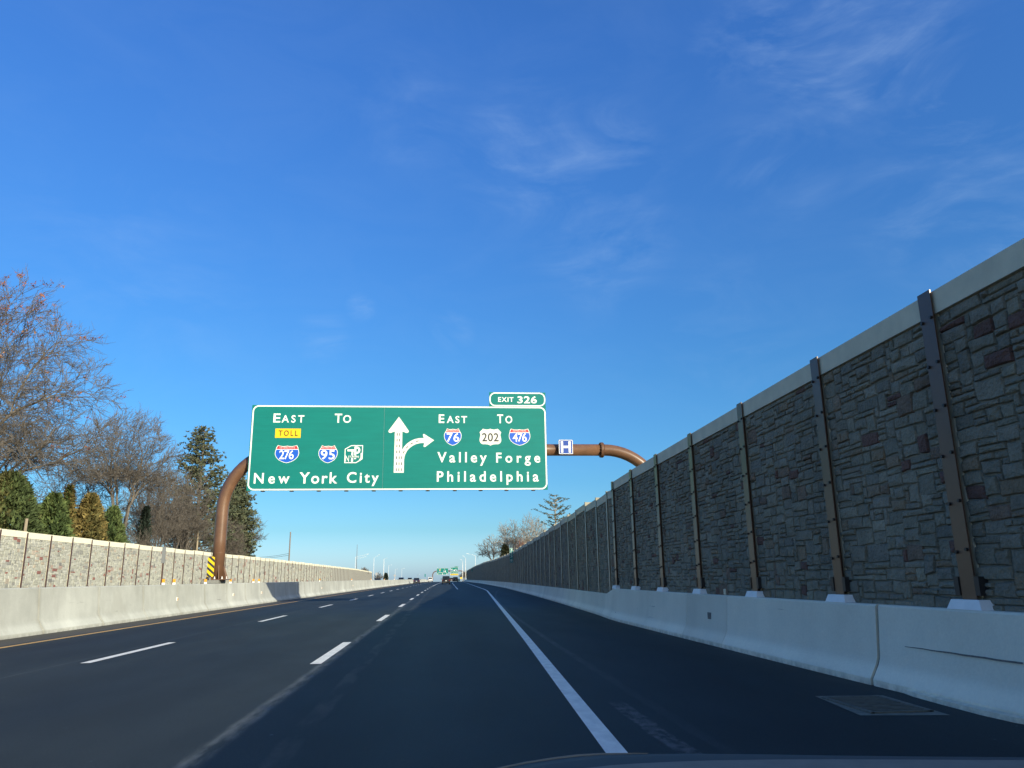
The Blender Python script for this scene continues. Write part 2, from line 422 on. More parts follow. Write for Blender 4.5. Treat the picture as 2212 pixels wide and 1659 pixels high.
M['plastic'] = mat('black_bumper_plastic', (.02, .021, .022), .7)
M['dash_dark'] = mat('dark_glossy_trim', (.035, .042, .042), .7)
M['dash_grey'] = mat('grey_cowl_plastic', (.17, .175, .155), .85, noise=(40, .1))
M['iron'] = mat('cast_iron_grate', (.13, .13, .11), .8, noise=(12, .3))

# ------------------------------------------------------------------ ground and road
def path_r(y):          # foot of the right-hand barrier face
    py = [-60, 11, 17.3, 23.2, 26.5, 40, 57.5, 97.7, 150, 191, 285, 330, 520]
    px = [4.90, 4.93, 4.97, 5.03, 5.28, 5.94, 6.68, 8.12, 9.2, 9.75, 10.0, 10.1, 14.6]
    return float(np.interp(y, py, px))
ys = [-60, -30, -10] + list(range(0, 340, 10)) + list(range(340, 720, 12)) + [760, 850, 1000, 1500, 2300, 3400]
b = MB()
xs_ = [-700, -60, -31.5, -11, 11, 26, 60, 700]
for i, y in enumerate(ys):
    for x in xs_:
        xx = x * (1 + max(0, y - 400) / 600)
        if y < 320: b.v.append((xx, y, zr(y) - .04))
        else: b.v.append((xx, y, zr(y) - .04))
n = len(xs_)
for i in range(len(ys) - 1):
    for j in range(n - 1): b.f.append((i * n + j, i * n + j + 1, (i + 1) * n + j + 1, (i + 1) * n + j)); b.mi.append(0)
b.build('ground', M['grass'], kind='structure', label='flat winter grass ground either side of the motorway')

ry = [-60, -30, -10] + list(np.arange(0, 60, 4.)) + list(np.arange(60, 330, 10.)) + list(np.arange(330, 720, 10.))
b = MB()
for y in ry:
    b.v += [(-10.9 + shift(y), y, zr(y)), (path_r(y) + .25 + (max(0, y - 520) * .02), y, zr(y))]
for i in range(len(ry) - 1): b.f.append((2 * i, 2 * i + 1, 2 * i + 3, 2 * i + 2)); b.mi.append(0)
road = b.build('road', M['asphalt'], kind='structure', label='dark new asphalt carriageway with wall shadow across its right lanes')
b = MB()
for y in ry: b.v += [(-30.6, y, zr(y) - .01), (-10.95 + shift(y), y, zr(y) - .01)]
for i in range(len(ry) - 1): b.f.append((2 * i, 2 * i + 1, 2 * i + 3, 2 * i + 2)); b.mi.append(0)
b.build('opposite_road', M['asphalt'], kind='structure', label='opposite carriageway hidden behind the median barrier')

def strip(fx, y0, y1, w, z=.004, step=6.0):
    bb = MB(); n_ = max(1, int((y1 - y0) / step))
    for i in range(n_ + 1):
        y = y0 + (y1 - y0) * i / n_; x = fx(y)
        bb.v += [(x - w / 2, y, zr(y) + z), (x + w / 2, y, zr(y) + z)]
    for i in range(n_): bb.f.append((2 * i, 2 * i + 1, 2 * i + 3, 2 * i + 2)); bb.mi.append(0)
    return bb
strip(lambda y: -8.93 + shift(y), -40, 500, .15).build('yellow_edge_line', M['yellow_paint'], road)
def edge_x(y):
    return float(np.interp(y, [-40, 6, 16.2, 80, 92, 205, 330, 520], [-.85, 1.29, 1.79, 4.72, 5.06, 6.95, 8.6, 12.6]))
strip(edge_x, -40, 500, .160, step=3).build('white_edge_line', M['white_paint'], road)
for k in range(-2, 26):
    y0 = 1.30 + 12.45 * k
    strip(lambda y: -5.72 + shift(y), y0, y0 + 4.2, .16).build('lane_dash', M['white_paint'], road)
for k in range(-2, 11):
    y0 = .35 + 12.42 * k
    strip(lambda y: -1.91 + shift(y) * 1.15, y0, y0 + 4.2, .17).build('lane_dash', M['white_paint'], road)
strip(lambda y: -1.91 + shift(y) * 1.15, 137, 480, .15).build('solid_lane_line', M['white_paint'], road)
strip(lambda y: float(np.interp(y, [95, 222, 480], [2.08, 3.35, 8.5])), 95, 470, .13).build('solid_lane_line', M['white_paint'], road)

# storm drain by the right-hand barrier
t = thing('storm_drain', 'square cast iron storm drain in the asphalt beside the right barrier', 'storm drain', (4.2, 7.6, 0))
b = MB(); z0 = .004
b.add([(3.78, 7.14, z0), (4.56, 7.02, z0), (4.62, 8.22, z0), (3.92, 8.30, z0)], [(0, 1, 2, 3)])
b.build('surround', mat('drain_concrete', (.20, .20, .165), .9, noise=(8, .3)), t)
b = MB()
b.box(3.93, 4.5, 7.2, 7.24, .005, .02); b.box(3.93, 4.5, 8.1, 8.14, .005, .02)
b.box(3.91, 3.95, 7.2, 8.14, .006, .021); b.box(4.48, 4.52, 7.2, 8.14, .006, .021)
b.build('frame', M['iron'], t)
for k in range(11):
    b = MB(); y = 7.30 + k * .075
    b.box(3.95, 4.48, y, y + .03, .006, .018); b.build('grate_bar', M['iron'], t)

# ------------------------------------------------------------------ median barrier
def sect_mesh(prof, ya, yb, fx, name='barrier_segment', closed_mat=None, n=1, jit=0.0):
    bb = MB(); k = len(prof)
    for i in range(n + 1):
        y = ya + (yb - ya) * i / n; x0 = fx(y); zz = zr(y)
        for (px, pz) in prof: bb.v.append((x0 + px, y, zz + pz))
    for i in range(n):
        for j in range(k):
            j2 = (j + 1) % k
            bb.f.append((i * k + j, i * k + j2, (i + 1) * k + j2, (i + 1) * k + j)); bb.mi.append(0)
    bb.f.append(tuple(range(k - 1, -1, -1))); bb.f.append(tuple(n * k + j for j in range(k))); bb.mi += [0, 0]
    return bb
def fix_normals(me):
    import bmesh
    q = bmesh.new(); q.from_mesh(me); bmesh.ops.recalc_face_normals(q, faces=q.faces); q.to_mesh(me); q.free()
med_prof = [(0, -.02), (0, .09), (-.05, .16), (-.12, .27), (-.17, .36), (-.235, 1.14), (-.255, 1.165),
            (-.85, 1.165), (-.87, 1.14), (-.93, .36), (-1.0, .24), (-1.12, .08), (-1.12, -.02)]
mfx = lambda y: -10.22 + shift(y)
med = thing('median_barrier', 'tall sunlit concrete median barrier left of the yellow line', 'barrier', (-10.7, 0, 0))
joints = [21.87 + 3.64 * k for k in range(-17, 75)] + [300 + 6.0 * k for k in range(37)]
joints = sorted(set(round(j, 2) for j in joints if j > -42))
for a, c in zip(joints[:-1], joints[1:]):
    if c - a < .5: continue
    gq = .022 if a < 60 else .012
    bb = sect_mesh(med_prof, a + gq, c - gq, mfx)
    o = bb.build('barrier_segment', M['median_concrete'], med, smooth=25); fix_normals(o.data)
inner = [(-.02, 0), (-.03, .09), (-.15, .27), (-.20, .36), (-.265, 1.15), (-.84, 1.15), (-.90, .36), (-1.0, .09), (-1.0, 0)]
bb = sect_mesh(inner, -38, 500, mfx, n=70); o = bb.build('joint_core', M['joint_filler'], med); fix_normals(o.data)

# ------------------------------------------------------------------ right-hand shoulder barrier
def rprof(h):
    return [(0, -.02), (0, .07), (.045, .15), (.085, .22), (.115, .30), (.165, h - .02), (.185, h), (.42, h), (.42, -.02)]
rb = thing('shoulder_barrier', 'shaded concrete barrier along the right shoulder below the stone wall', 'barrier', (5.1, 0, 0))
def rb_seg(a, c, ha, hc):
    pa = rprof(ha); pc = rprof(hc); bb = MB(); n_ = 3; k = len(pa)
    for i in range(n_ + 1):
        f = i / n_; y = a + (c - a) * f
        for (p, q) in zip(pa, pc): bb.v.append((path_r(y) + p[0] * (1 - f) + q[0] * f, y, zr(y) + p[1] * (1 - f) + q[1] * f))
    for i in range(n_):
        for j in range(k): bb.f.append((i * k + j, i * k + (j + 1) % k, (i + 1) * k + (j + 1) % k, (i + 1) * k + j)); bb.mi.append(0)
    bb.f += [tuple(range(k)), tuple(n_ * k + j for j in range(k))]; bb.mi += [0, 0]
    o = bb.build('barrier_segment', M['shoulder_concrete'], rb, smooth=25); fix_normals(o.data)
HJ = .885
nj = [-28, -21.5, -15, -9.9, -4.7, -.3, 4.1, 8.96, 13.88, 16.24, 19.43, 23.9]
for a, c in zip(nj[:-1], nj[1:]):
    ga = .03 if a == 8.96 else .008; gc = .03 if c == 8.96 else .008
    rb_seg(a + ga, c - gc, HJ, HJ)
rb_seg(23.912, 25.6, HJ, .70)
y = 25.6
while y < 500:
    L = 3.0 if y < 320 else 8.0
    rb_seg(y + .009, y + L - .009, .70, .70); y += L
bb = MB()
yy = [-27.9, 4, 8.9, 9.0, 11, 17.3, 23.2, 23.88, 25.2, 26.5] + [28 + 1.5 * k for k in range(314)]
for y in yy:
    h = HJ - .02 if y <= 23.89 else .68
    for (px, pz) in [(.03, 0), (.03, .07), (.075, .15), (.145, .30), (.195, h), (.40, h), (.40, 0)]: bb.v.append((path_r(y) + px, y, zr(y) + pz))
for i in range(len(yy) - 1):
    for j in range(7): bb.f.append((i * 7 + j, i * 7 + (j + 1) % 7, (i + 1) * 7 + (j + 1) % 7, (i + 1) * 7 + j)); bb.mi.append(0)
o = bb.build('joint_core', M['joint_filler'], rb); fix_normals(o.data)
# small conduit plate and the long hairline scrape
bb = MB(); xf = path_r(14.8) + .135
bb.box(xf - .012, xf + .03, 14.72, 14.90, .44, .56); bb.build('cover_plate', M['joint_filler'], rb)
bb = MB()
for k in range(12):
    y = 8.4 - k * .16; w_ = .003 + .0018 * min(k, 6) / 2
    bb.v += [(4.90 + .141, y, .465 - w_ + .002 * (k % 3)), (4.90 + .1415, y, .465 + w_ + .002 * (k % 3))]
for k in range(11): bb.f.append((2 * k, 2 * k + 2, 2 * k + 3, 2 * k + 1)); bb.mi.append(0)
bb.build('scrape_mark', M['joint_filler'], rb)
bb = MB()
ks = [(8.35, .0), (8.1, .05), (7.6, .08), (7.0, .10), (6.6, .07), (6.35, .0)]
for y, d in ks: bb.v += [(4.93 - d, y, .045), (4.97, y, .055), (4.93 - d, y, -.01)]
for k in range(len(ks) - 1):
    a = 3 * k; bb.f += [(a, a + 3, a + 4, a + 1), (a, a + 2, a + 5, a + 3)]; bb.mi += [0, 0]
bb.build('broken_concrete_foot', M['shoulder_concrete'], rb)

# ------------------------------------------------------------------ stone-faced noise walls
def lay_stones(W, H, cw, chh, rnd):
    """irregular rubble layout on a grid; returns rectangles (x0,z0,x1,z1)"""
    nx = max(2, int(round(W / cw))); nz_ = max(2, int(round(H / chh)))
    cw = W / nx; chh = H / nz_
    occ = [[False] * nx for _ in range(nz_)]; out = []
    for r in range(nz_):
        for c in range(nx):
            if occ[r][c]: continue
            w = rnd.choice((2, 2, 2, 3, 3, 3, 3, 4, 4, 5)); h = rnd.choice((1, 1, 1, 1, 2, 2, 2, 2, 2, 3))
            if w == 1: h = min(h, 2)
            if w >= 4 and rnd.random() < .5: h = min(h, 1 if rnd.random() < .5 else 2)
            ww = 0
            while ww < w and c + ww < nx and not occ[r][c + ww]: ww += 1
            if nx - (c + ww) == 1 and not occ[r][nx - 1]: ww += 1
            hh = min(h, nz_ - r)
            for a in range(r, r + hh):
                for q in range(c, c + ww): occ[a][q] = True
            out.append((c * cw, r * chh, (c + ww) * cw, (r + hh) * chh))
    return out
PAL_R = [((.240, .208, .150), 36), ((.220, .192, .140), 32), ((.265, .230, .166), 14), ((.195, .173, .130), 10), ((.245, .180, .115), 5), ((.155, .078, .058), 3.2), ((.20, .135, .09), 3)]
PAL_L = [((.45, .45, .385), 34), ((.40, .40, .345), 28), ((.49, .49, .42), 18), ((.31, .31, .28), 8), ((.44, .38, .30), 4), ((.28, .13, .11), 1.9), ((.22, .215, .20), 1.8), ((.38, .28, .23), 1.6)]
def pick(pal, rnd):
    s = sum(p[1] for p in pal); q = rnd.random() * s
    for c, w in pal:
        q -= w
        if q <= 0: break
    k = rnd.uniform(.91, 1.09)
    return (c[0] * k, c[1] * k, c[2] * k * rnd.uniform(.96, 1.03))
def stone_geo(bb, o, ax, az, nrm, rect, rnd, depth, gap, col, detail=True):
    x0, z0, x1, z1 = rect
    g = gap; j = lambda a: rnd.uniform(-a, a)
    w = x1 - x0; h = z1 - z0
    jw = min(.022, .12 * w, .12 * h)
    c = [(x0 + g + j(jw), z0 + g + j(jw)), (x1 - g + j(jw), z0 + g + j(jw)), (x1 - g + j(jw), z1 - g + j(jw)), (x0 + g + j(jw), z1 - g + j(jw))]
    P = lambda x, z, d: tuple(o + ax * x + az * z + nrm * d)
    d0 = depth * rnd.uniform(.55, 1.2)
    ins = min(.014, .16 * min(w, h))
    cx_ = (x0 + x1) / 2; cz_ = (z0 + z1) / 2
    if detail:
        # 8-point outline: corners and edge middles
        out = []
        for i in range(4):
            a = c[i]; b2 = c[(i + 1) % 4]
            out.append(a); out.append(((a[0] + b2[0]) / 2 + j(jw * .6), (a[1] + b2[1]) / 2 + j(jw * .6)))
        v = [P(x, z, 0) for x, z in out]
        v += [P(x + (cx_ - x) * ins / max(w * .5, .01), z + (cz_ - z) * ins / max(h * .5, .01), d0 * rnd.uniform(.75, 1.1)) for x, z in out]
        v.append(P(cx_ + j(w * .12), cz_ + j(h * .12), d0 * rnd.uniform(1.0, 1.45)))
        f = [(i, (i + 1) % 8, (i + 1) % 8 + 8, i + 8) for i in range(8)] + [(i + 8, (i + 1) % 8 + 8, 16) for i in range(8)]
    else:
        v = [P(x, z, 0) for x, z in c]
        v += [P(x + (cx_ - x) * .1, z + (cz_ - z) * .1, d0 * rnd.uniform(.8, 1.15)) for x, z in c]
        f = [(0, 1, 5, 4), (1, 2, 6, 5), (2, 3, 7, 6), (3, 0, 4, 7), (4, 5, 6, 7)]
    if ax.cross(az).dot(nrm) < 0: f = [q[::-1] for q in f]
    bb.add(v, f, col)

def wall(name, label, posts, fx, side, zb, ztop, cap, pal, mats, cell, depth, gap, post_spec, single_range, detail_to, bands):
    """posts: list of y; fx(y): x of stone face; side=+1 when the face looks to -X, -1 when it looks to +X"""
    th = thing(name, label, 'wall', (fx(posts[0]), posts[0], 0))
    rnd = random.Random(len(posts) * 13 + 5)
    up_ = Vector((0, 0, 1)); bulk = MB(); singles = 0; cand = []
    pw, pproud = post_spec['w'], post_spec['proud']
    n_post_detail = 0
    for i, y in enumerate(posts):
        zt = ztop(y); x = fx(y); yn = posts[i + 1] if i + 1 < len(posts) else None
        # post: H-section, front flange, web and rear flange
        bb = MB(); s = -side
        xa = x + s * pproud
        fl = .016
        bb.box(min(xa, xa - s * fl), max(xa, xa - s * fl), y - pw / 2, y + pw / 2, zb(y), zt + post_spec.get('over', .03))
        bb.box(min(xa - s * fl, xa - s * .32), max(xa - s * fl, xa - s * .32), y - .012, y + .012, zb(y), zt + post_spec.get('over', .03) - .004)
        bb.box(min(xa - s * .32, xa - s * (.32 + fl)), max(xa - s * .32, xa - s * (.32 + fl)), y - pw / 2, y + pw / 2, zb(y), zt + post_spec.get('over', .03))
        po = bb.build('post', mats['post'], th)
        if post_spec.get('bolts') and -3 < y < 62:
            for z in (3.87, 3.38, 2.91, 2.42, 1.93, 1.45):
                for sy in (-1, 1):
                    q = MB(); q.tube([(xa, y + sy * pw * .36, z - .01 * sy), (xa + s * .022, y + sy * pw * .36, z - .01 * sy)], .019, 6)
                    q.build('bolt', M['bolt'], po)
            q = MB()
            for sy in (-1, 1): q.box(xa - .012, xa + .10, y + sy * (pw / 2 + .045) - .035, y + sy * (pw / 2 + .045) + .035, 1.02, 1.20)
            q.build('clamp_bracket', M['bolt'], po)
        if yn is None: continue
        a = Vector((fx(y), y, 0)); c = Vector((fx(yn), yn, 0)); ax = (c - a).normalized(); W0 = (c - a).length
        nrm = Vector((-side * abs(ax.y), side * ax.x, 0)).normalized()
        zbb = min(zb(y), zb(yn)); ztt = ztop(y)
        L0 = .03; W = W0 - .06
        o = a + ax * L0
        pb = MB(); th_ = .15
        def bx(bm, u0, u1, z0_, z1_, d0_, d1_):
            v = []
            for z_ in (z0_, z1_):
                for (u, d_) in ((u0, d0_), (u1, d0_), (u1, d1_), (u0, d1_)): v.append(tuple(o + ax * u + nrm * d_ + up_ * z_))
            fs = [(0, 3, 2, 1), (4, 5, 6, 7), (0, 1, 5, 4), (1, 2, 6, 5), (2, 3, 7, 6), (3, 0, 4, 7)]
            bm.add(v, fs)
        bx(pb, 0, W, zbb, ztt - cap, -th_, -.0)
        panel = pb.build('panel', mats['mortar'], th); fix_normals(panel.data)
        cb = MB(); bx(cb, -.005, W + .005, ztt - cap + .002, ztt, -th_ - .01, depth * 1.5)
        co = cb.build('panel_cap', mats['cap'], th); fix_normals(co.data)
        # plain side margins of each cast panel
        cwid = .06
        if y < bands['margin_to'] and bands.get('margin', True):
            mbm = MB(); bx(mbm, 0, cwid, zbb, ztt - cap, 0, depth * .5); bx(mbm, W - cwid, W, zbb, ztt - cap, 0, depth * .5)
            mo = mbm.build('panel_margin', mats['cap'], th); fix_normals(mo.data)
        if y > bands['stone_to']: continue
        cs = cell * (1.0 if y < bands['fine_to'] else 1.9)
        rects = lay_stones(W - 2 * cwid, ztt - cap - zbb - .02, cs * 1.38, cs, rnd)
        oo = o + ax * cwid + up_ * (zbb + .01)
        for rc in rects:
            col = pick(pal, rnd)
            dist = math.hypot(oo.x + ax.x * rc[0], oo.y + ax.y * rc[0])
            size = (rc[2] - rc[0]) * (rc[3] - rc[1]) / max(dist, 4) ** 2
            ok = single_range[0] <= y <= single_range[1] and oo.z + rc[3] > single_range[2]
            cand.append((size if ok else -1, oo.copy(), ax.copy(), nrm.copy(), rc, col, panel, y))
    cand.sort(key=lambda q: -q[0])
    for k, (sz, oo, ax, nrm, rc, col, panel, y) in enumerate(cand):
        if k < 298 and sz > 0:
            bb = MB(); ctr = oo + ax * (rc[0] + rc[2]) / 2 + up_ * (rc[1] + rc[3]) / 2
            stone_geo(bb, oo - ctr, ax, up_, nrm, rc, rnd, depth, gap, col, True)
            link('stone', bb.mesh('stone', mats['stone']), th, loc=ctr)
        else:
            stone_geo(bulk, oo, ax, up_, nrm, rc, rnd, depth, gap, col, y < detail_to)
    bulk.build('stone_facing', mats['stone'], th, kind='stuff')
    return th

near_posts = [-24.4 + 2.65 * k for k in range(12)]
near_posts = [p for p in near_posts if p < 6.0] + [7.42, 9.97, 12.80, 15.68, 18.45, 21.15, 23.85]
mats_f = dict(post=mat('far_post_sheen_brown', (.30, .28, .22), .4, noise=(2, .15)), cap=M['cap_right'], mortar=M['mortar'], stone=M['stone'])  # brown posts coloured paler here to paint in grazing sky reflection
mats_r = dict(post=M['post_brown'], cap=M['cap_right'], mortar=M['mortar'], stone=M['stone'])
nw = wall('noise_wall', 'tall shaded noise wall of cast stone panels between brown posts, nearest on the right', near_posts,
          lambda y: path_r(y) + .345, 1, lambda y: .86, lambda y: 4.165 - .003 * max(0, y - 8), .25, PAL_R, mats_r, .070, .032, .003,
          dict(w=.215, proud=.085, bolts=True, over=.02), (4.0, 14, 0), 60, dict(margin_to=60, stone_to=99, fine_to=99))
far_posts = []
y = 24.45
far_y = [22.3, 24.9, 27.5, 30.4, 33.5, 36.6, 39.9, 43.2]
while far_y[-1] < 311: far_y.append(far_y[-1] + (3.1 if far_y[-1] < 120 else 4.0))
far_y.append(315)
fx_far = lambda y: path_r(y) + .28 + .0005 * max(0, y - 40) + .30 * max(0.0, min(1.0, (24.7 - y) / 2.0))
def ztop_far(y):
    base = float(np.interp(y, [24, 30, 95, 130, 182, 240, 315], [3.88, 4.02, 4.08, 4.28, 4.75, 4.7, 4.15]))
    return base + (.05 if int(y / 3.1) % 2 else 0)
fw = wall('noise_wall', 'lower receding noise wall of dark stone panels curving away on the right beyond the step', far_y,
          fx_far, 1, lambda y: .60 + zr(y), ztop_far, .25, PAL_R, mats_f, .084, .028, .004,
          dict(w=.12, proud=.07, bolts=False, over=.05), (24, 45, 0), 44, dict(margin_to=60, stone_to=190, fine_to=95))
left_y = [61.95 - 3.68 * k for k in range(9, 0, -1)] + [61.95 + 3.70 * k for k in range(83)]
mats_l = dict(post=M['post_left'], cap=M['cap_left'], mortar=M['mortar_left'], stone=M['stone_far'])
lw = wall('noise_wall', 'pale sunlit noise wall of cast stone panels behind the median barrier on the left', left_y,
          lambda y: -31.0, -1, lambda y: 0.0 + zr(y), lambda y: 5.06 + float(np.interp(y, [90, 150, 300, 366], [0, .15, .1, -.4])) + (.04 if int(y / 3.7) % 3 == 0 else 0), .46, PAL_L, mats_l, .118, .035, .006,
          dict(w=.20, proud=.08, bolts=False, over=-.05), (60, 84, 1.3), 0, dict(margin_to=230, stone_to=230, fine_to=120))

# white pedestals under the near posts
pedestals = {7.42: 'white concrete pedestal under the nearest brown post on the right barrier', 9.97: 'white pedestal under the second nearest brown wall post',
             12.80: 'white pedestal under the third nearest brown wall post', 15.68: 'white pedestal under the fourth nearest brown wall post',
             18.45: 'white pedestal under the fifth nearest brown wall post', 21.15: 'small white pedestal under the sixth nearest wall post', 23.85: 'white pedestal at the step where the tall stone wall ends'}
for p in near_posts:
    if p < 7: continue
    x = path_r(p) + .175
    b = MB(); w = .24; y0, y1, z0, z1 = p - w, p + w, HJ + .001, HJ + .095
    v = [(x + .005, y0 - .02, z0), (x + .33, y0 - .02, z0), (x + .33, y1 + .02, z0), (x + .005, y1 + .02, z0), (x + .03, y0 + .03, z1), (x + .33, y0 + .03, z1), (x + .33, y1 - .03, z1), (x + .03, y1 - .03, z1)]
    b.add(v, [(0, 3, 2, 1), (4, 5, 6, 7), (0, 1, 5, 4), (1, 2, 6, 5), (2, 3, 7, 6), (3, 0, 4, 7)])
    tag(b.build('pedestal', M['pad_white']), pedestals[p], 'pedestal', 'white pedestals under the wall posts')
b = MB(); b.box(5.26, 5.34, 14.34, 14.44, HJ + .001, HJ + .11, ch=.01)
tag(b.build('barrier_marker', M['cap_right']), 'small buff marker block on the right barrier top between two pedestals', 'marker')

# ------------------------------------------------------------------ lettering
def text_mesh(s, bold=.0, space=1.0):
    cu = bpy.data.curves.new('t', 'FONT'); cu.body = s; cu.size = 1; cu.offset = bold; cu.space_character = space; cu.resolution_u = 4
    o = bpy.data.objects.new('t', cu); COL.objects.link(o)
    dg = bpy.context.evaluated_depsgraph_get()
    me = bpy.data.meshes.new_from_object(o.evaluated_get(dg))
    bpy.data.objects.remove(o); bpy.data.curves.remove(cu)
    return me
def text_arrays(s, bold, space):
    me = text_mesh(s, bold, space); n = len(me.vertices); a = np.empty(n * 3); me.vertices.foreach_get('co', a); a = a.reshape(-1, 3)
    f = [tuple(p.vertices) for p in me.polygons]; bpy.data.meshes.remove(me)
    return a, f
def letters(name, s, x0, z0, x1, z1, y, mt, parent, bold=.02, stretch=1.0, label=None):
    a, f = text_arrays(s, bold, 1.0)
    w = np.ptp(a[:, 0]); h = np.ptp(a[:, 1]); W = x1 - x0; H = z1 - z0
    sp = 1.0
    if len(s) > 1:
        b2, _ = text_arrays(s, bold, 1.6); w2 = np.ptp(b2[:, 0]); want = W / H * h / stretch
        sp = 1 + .6 * (want - w) / max(w2 - w, 1e-6); sp = min(max(sp, .82), 1.55 if len(s) > 3 or not s.isdigit() else 1.06)
        a, f = text_arrays(s, bold, sp)
    mn = a.min(0); ex = np.ptp(a, axis=0)
    X = x0 + (a[:, 0] - mn[0]) / ex[0] * W; Z = z0 + (a[:, 1] - mn[1]) / ex[1] * H
    bb = MB(); bb.v = [(float(p), y, float(q)) for p, q in zip(X, Z)]; bb.f = f; bb.mi = [0] * len(f)
    k = dict(label=label) if label else {}
    return bb.build(name, mt, parent, **k)

def ring(x0, z0, x1, z1, r, w, y, seg=7, rt=None):
    def loop(d):
        out = []
        for (cx_, cz_, a0) in ((x1 - r, z1 - r, 0), (x0 + r, z1 - r, 90), (x0 + r, z0 + r, 180), (x1 - r, z0 + r, 270)):
            for i in range(seg + 1):
                a = math.radians(a0 + 90 * i / seg); out.append((cx_ + (r - d) * math.cos(a), y, cz_ + (r - d) * math.sin(a)))
        return out
    o_ = loop(0); i_ = loop(w); n_ = len(o_); bb = MB(); bb.v = o_ + i_
    bb.f = [(i, i + n_, (i + 1) % n_ + n_, (i + 1) % n_) for i in range(n_)]; bb.mi = [0] * n_
    return bb
def flat(poly, y):
    n_ = len(poly); A = sum(poly[i][0] * poly[(i + 1) % n_][1] - poly[(i + 1) % n_][0] * poly[i][1] for i in range(n_))
    if A < 0: poly = poly[::-1]
    bb = MB(); bb.add([(x, y, z) for x, z in poly], [tuple(range(n_))]); return bb

def interstate_poly(x0, z0, x1, z1, wide, inset=0.0):
    c = .80 if wide else .66
    R_ = [(0, .03), (.18, .05), (.42, .055), (c, .0), (c + .10, .12), (.93 if wide else .88, .22), (.98, .33), (1.0, .45), (.96, .58), (.86, .70), (.68, .82), (.42, .92), (.18, .975), (0, 1.0)]
    cx_ = (x0 + x1) / 2; hw = (x1 - x0) / 2; H = z1 - z0
    pts = [(cx_ + u * hw, z1 - v * H) for u, v in R_] + [(cx_ - u * hw, z1 - v * H) for u, v in reversed(R_[1:-1])]
    if inset:
        cz = (z0 + z1) / 2
        pts = [(cx_ + (x - cx_) * (1 - inset / hw), cz + (z - cz) * (1 - inset / (H / 2))) for x, z in pts]
    return pts
def clip_z(poly, zc, keep_above):
    out = []
    n_ = len(poly)
    for i in range(n_):
        a = poly[i]; b2 = poly[(i + 1) % n_]
        ia = (a[1] >= zc) == keep_above; ib = (b2[1] >= zc) == keep_above
        if ia: out.append(a)
        if ia != ib:
            t_ = (zc - a[1]) / (b2[1] - a[1]); out.append((a[0] + (b2[0] - a[0]) * t_, zc))
    return out
def interstate(parent, box, num, nbox, wide, y):
    x0, z0, x1, z1 = box; H = z1 - z0; W = x1 - x0
    sh = flat(interstate_poly(*box, wide), y).build('route_shield', M['sign_white'], parent, label='interstate %s shield' % num)
    ins = .028 if H > .5 else .05 * H
    inner = interstate_poly(*box, wide, ins)
    zc = z1 - .225 * H
    flat(clip_z(inner, zc + .012 * H, True), y - .003).build('red_band', M['sign_red'], sh)
    flat(clip_z(inner, zc - .022 * H, False), y - .003).build('blue_field', M['sign_blue'], sh)
    cx_ = (x0 + x1) / 2
    tw = (W * .31) if wide else W * .33
    letters('shield_legend', 'INTERSTATE', cx_ - tw, z1 - .180 * H, cx_ + tw, z1 - .095 * H, y - .006, M['sign_white'], sh, .0)
    letters('route_number', num, *nbox, y - .006, M['sign_white'], sh, .012, .85)
    return sh

# ------------------------------------------------------------------ sign gantry
YS = 38.9                      # front plane of the big sign
gan = thing('sign_gantry', 'brown tubular sign gantry arching over the road with its foot on the median barrier', 'sign gantry', (-10.72, 39.4, 1.33))
GX, GY = -10.72, 39.4
def arc(cx_, cz_, r, a0, a1, n_=14): return [(cx_ + r * math.cos(math.radians(a0 + (a1 - a0) * i / n_)), GY, cz_ + r * math.sin(math.radians(a0 + (a1 - a0) * i / n_))) for i in range(n_ + 1)]
b = MB(); b.tube([(GX, GY, 1.36), (GX, GY, 3.2), (GX, GY, 4.68)] + arc(GX + 3, 4.68, 3.0, 180, 90)[1:] + [(-7.5, GY, 7.68), (-2.4, GY, 7.68)], .295, 28)
b.build('left_tube', M['pipe'], gan, smooth='all')
b = MB(); b.tube([(-2.3, GY, 7.68), (3, GY, 7.68), (8.30, GY, 7.68)], .305, 28); b.build('cross_tube', M['pipe'], gan, smooth='all')
b = MB(); b.tube([(8.42, GY, 7.68)] + arc(8.5, 4.68, 3.0, 90, 0) + [(11.5, GY, .2)], .30, 28); b.build('right_tube', M['pipe'], gan, smooth='all')
for x in (8.30, 8.365, -2.41, -2.345):
    b = MB(); b.tube([(x, GY, 7.68), (x + .055, GY, 7.68)], .405, 28); fl_ = b.build('flange', M['pipe'], gan, smooth=30)
    if x in (8.30,):
        for k in range(16):
            a = 2 * math.pi * k / 16; q = MB()
            q.tube([(x - .045, GY + .36 * math.cos(a), 7.68 + .36 * math.sin(a)), (x + .17, GY + .36 * math.cos(a), 7.68 + .36 * math.sin(a))], .026, 6)
            q.build('bolt', M['post_brown'], fl_)
for z in (3.95, 2.6):
    b = MB(); b.tube([(GX, GY, z), (GX, GY, z + .02)], .30, 28, cap=False); b.build('weld_ring', M['pipe'], gan, smooth='all')
b = MB(); b.box(GX - .54, GX + .54, GY - .50, GY + .50, 1.335, 1.375, ch=.006); b.build('base_plate', M['pipe'], gan)
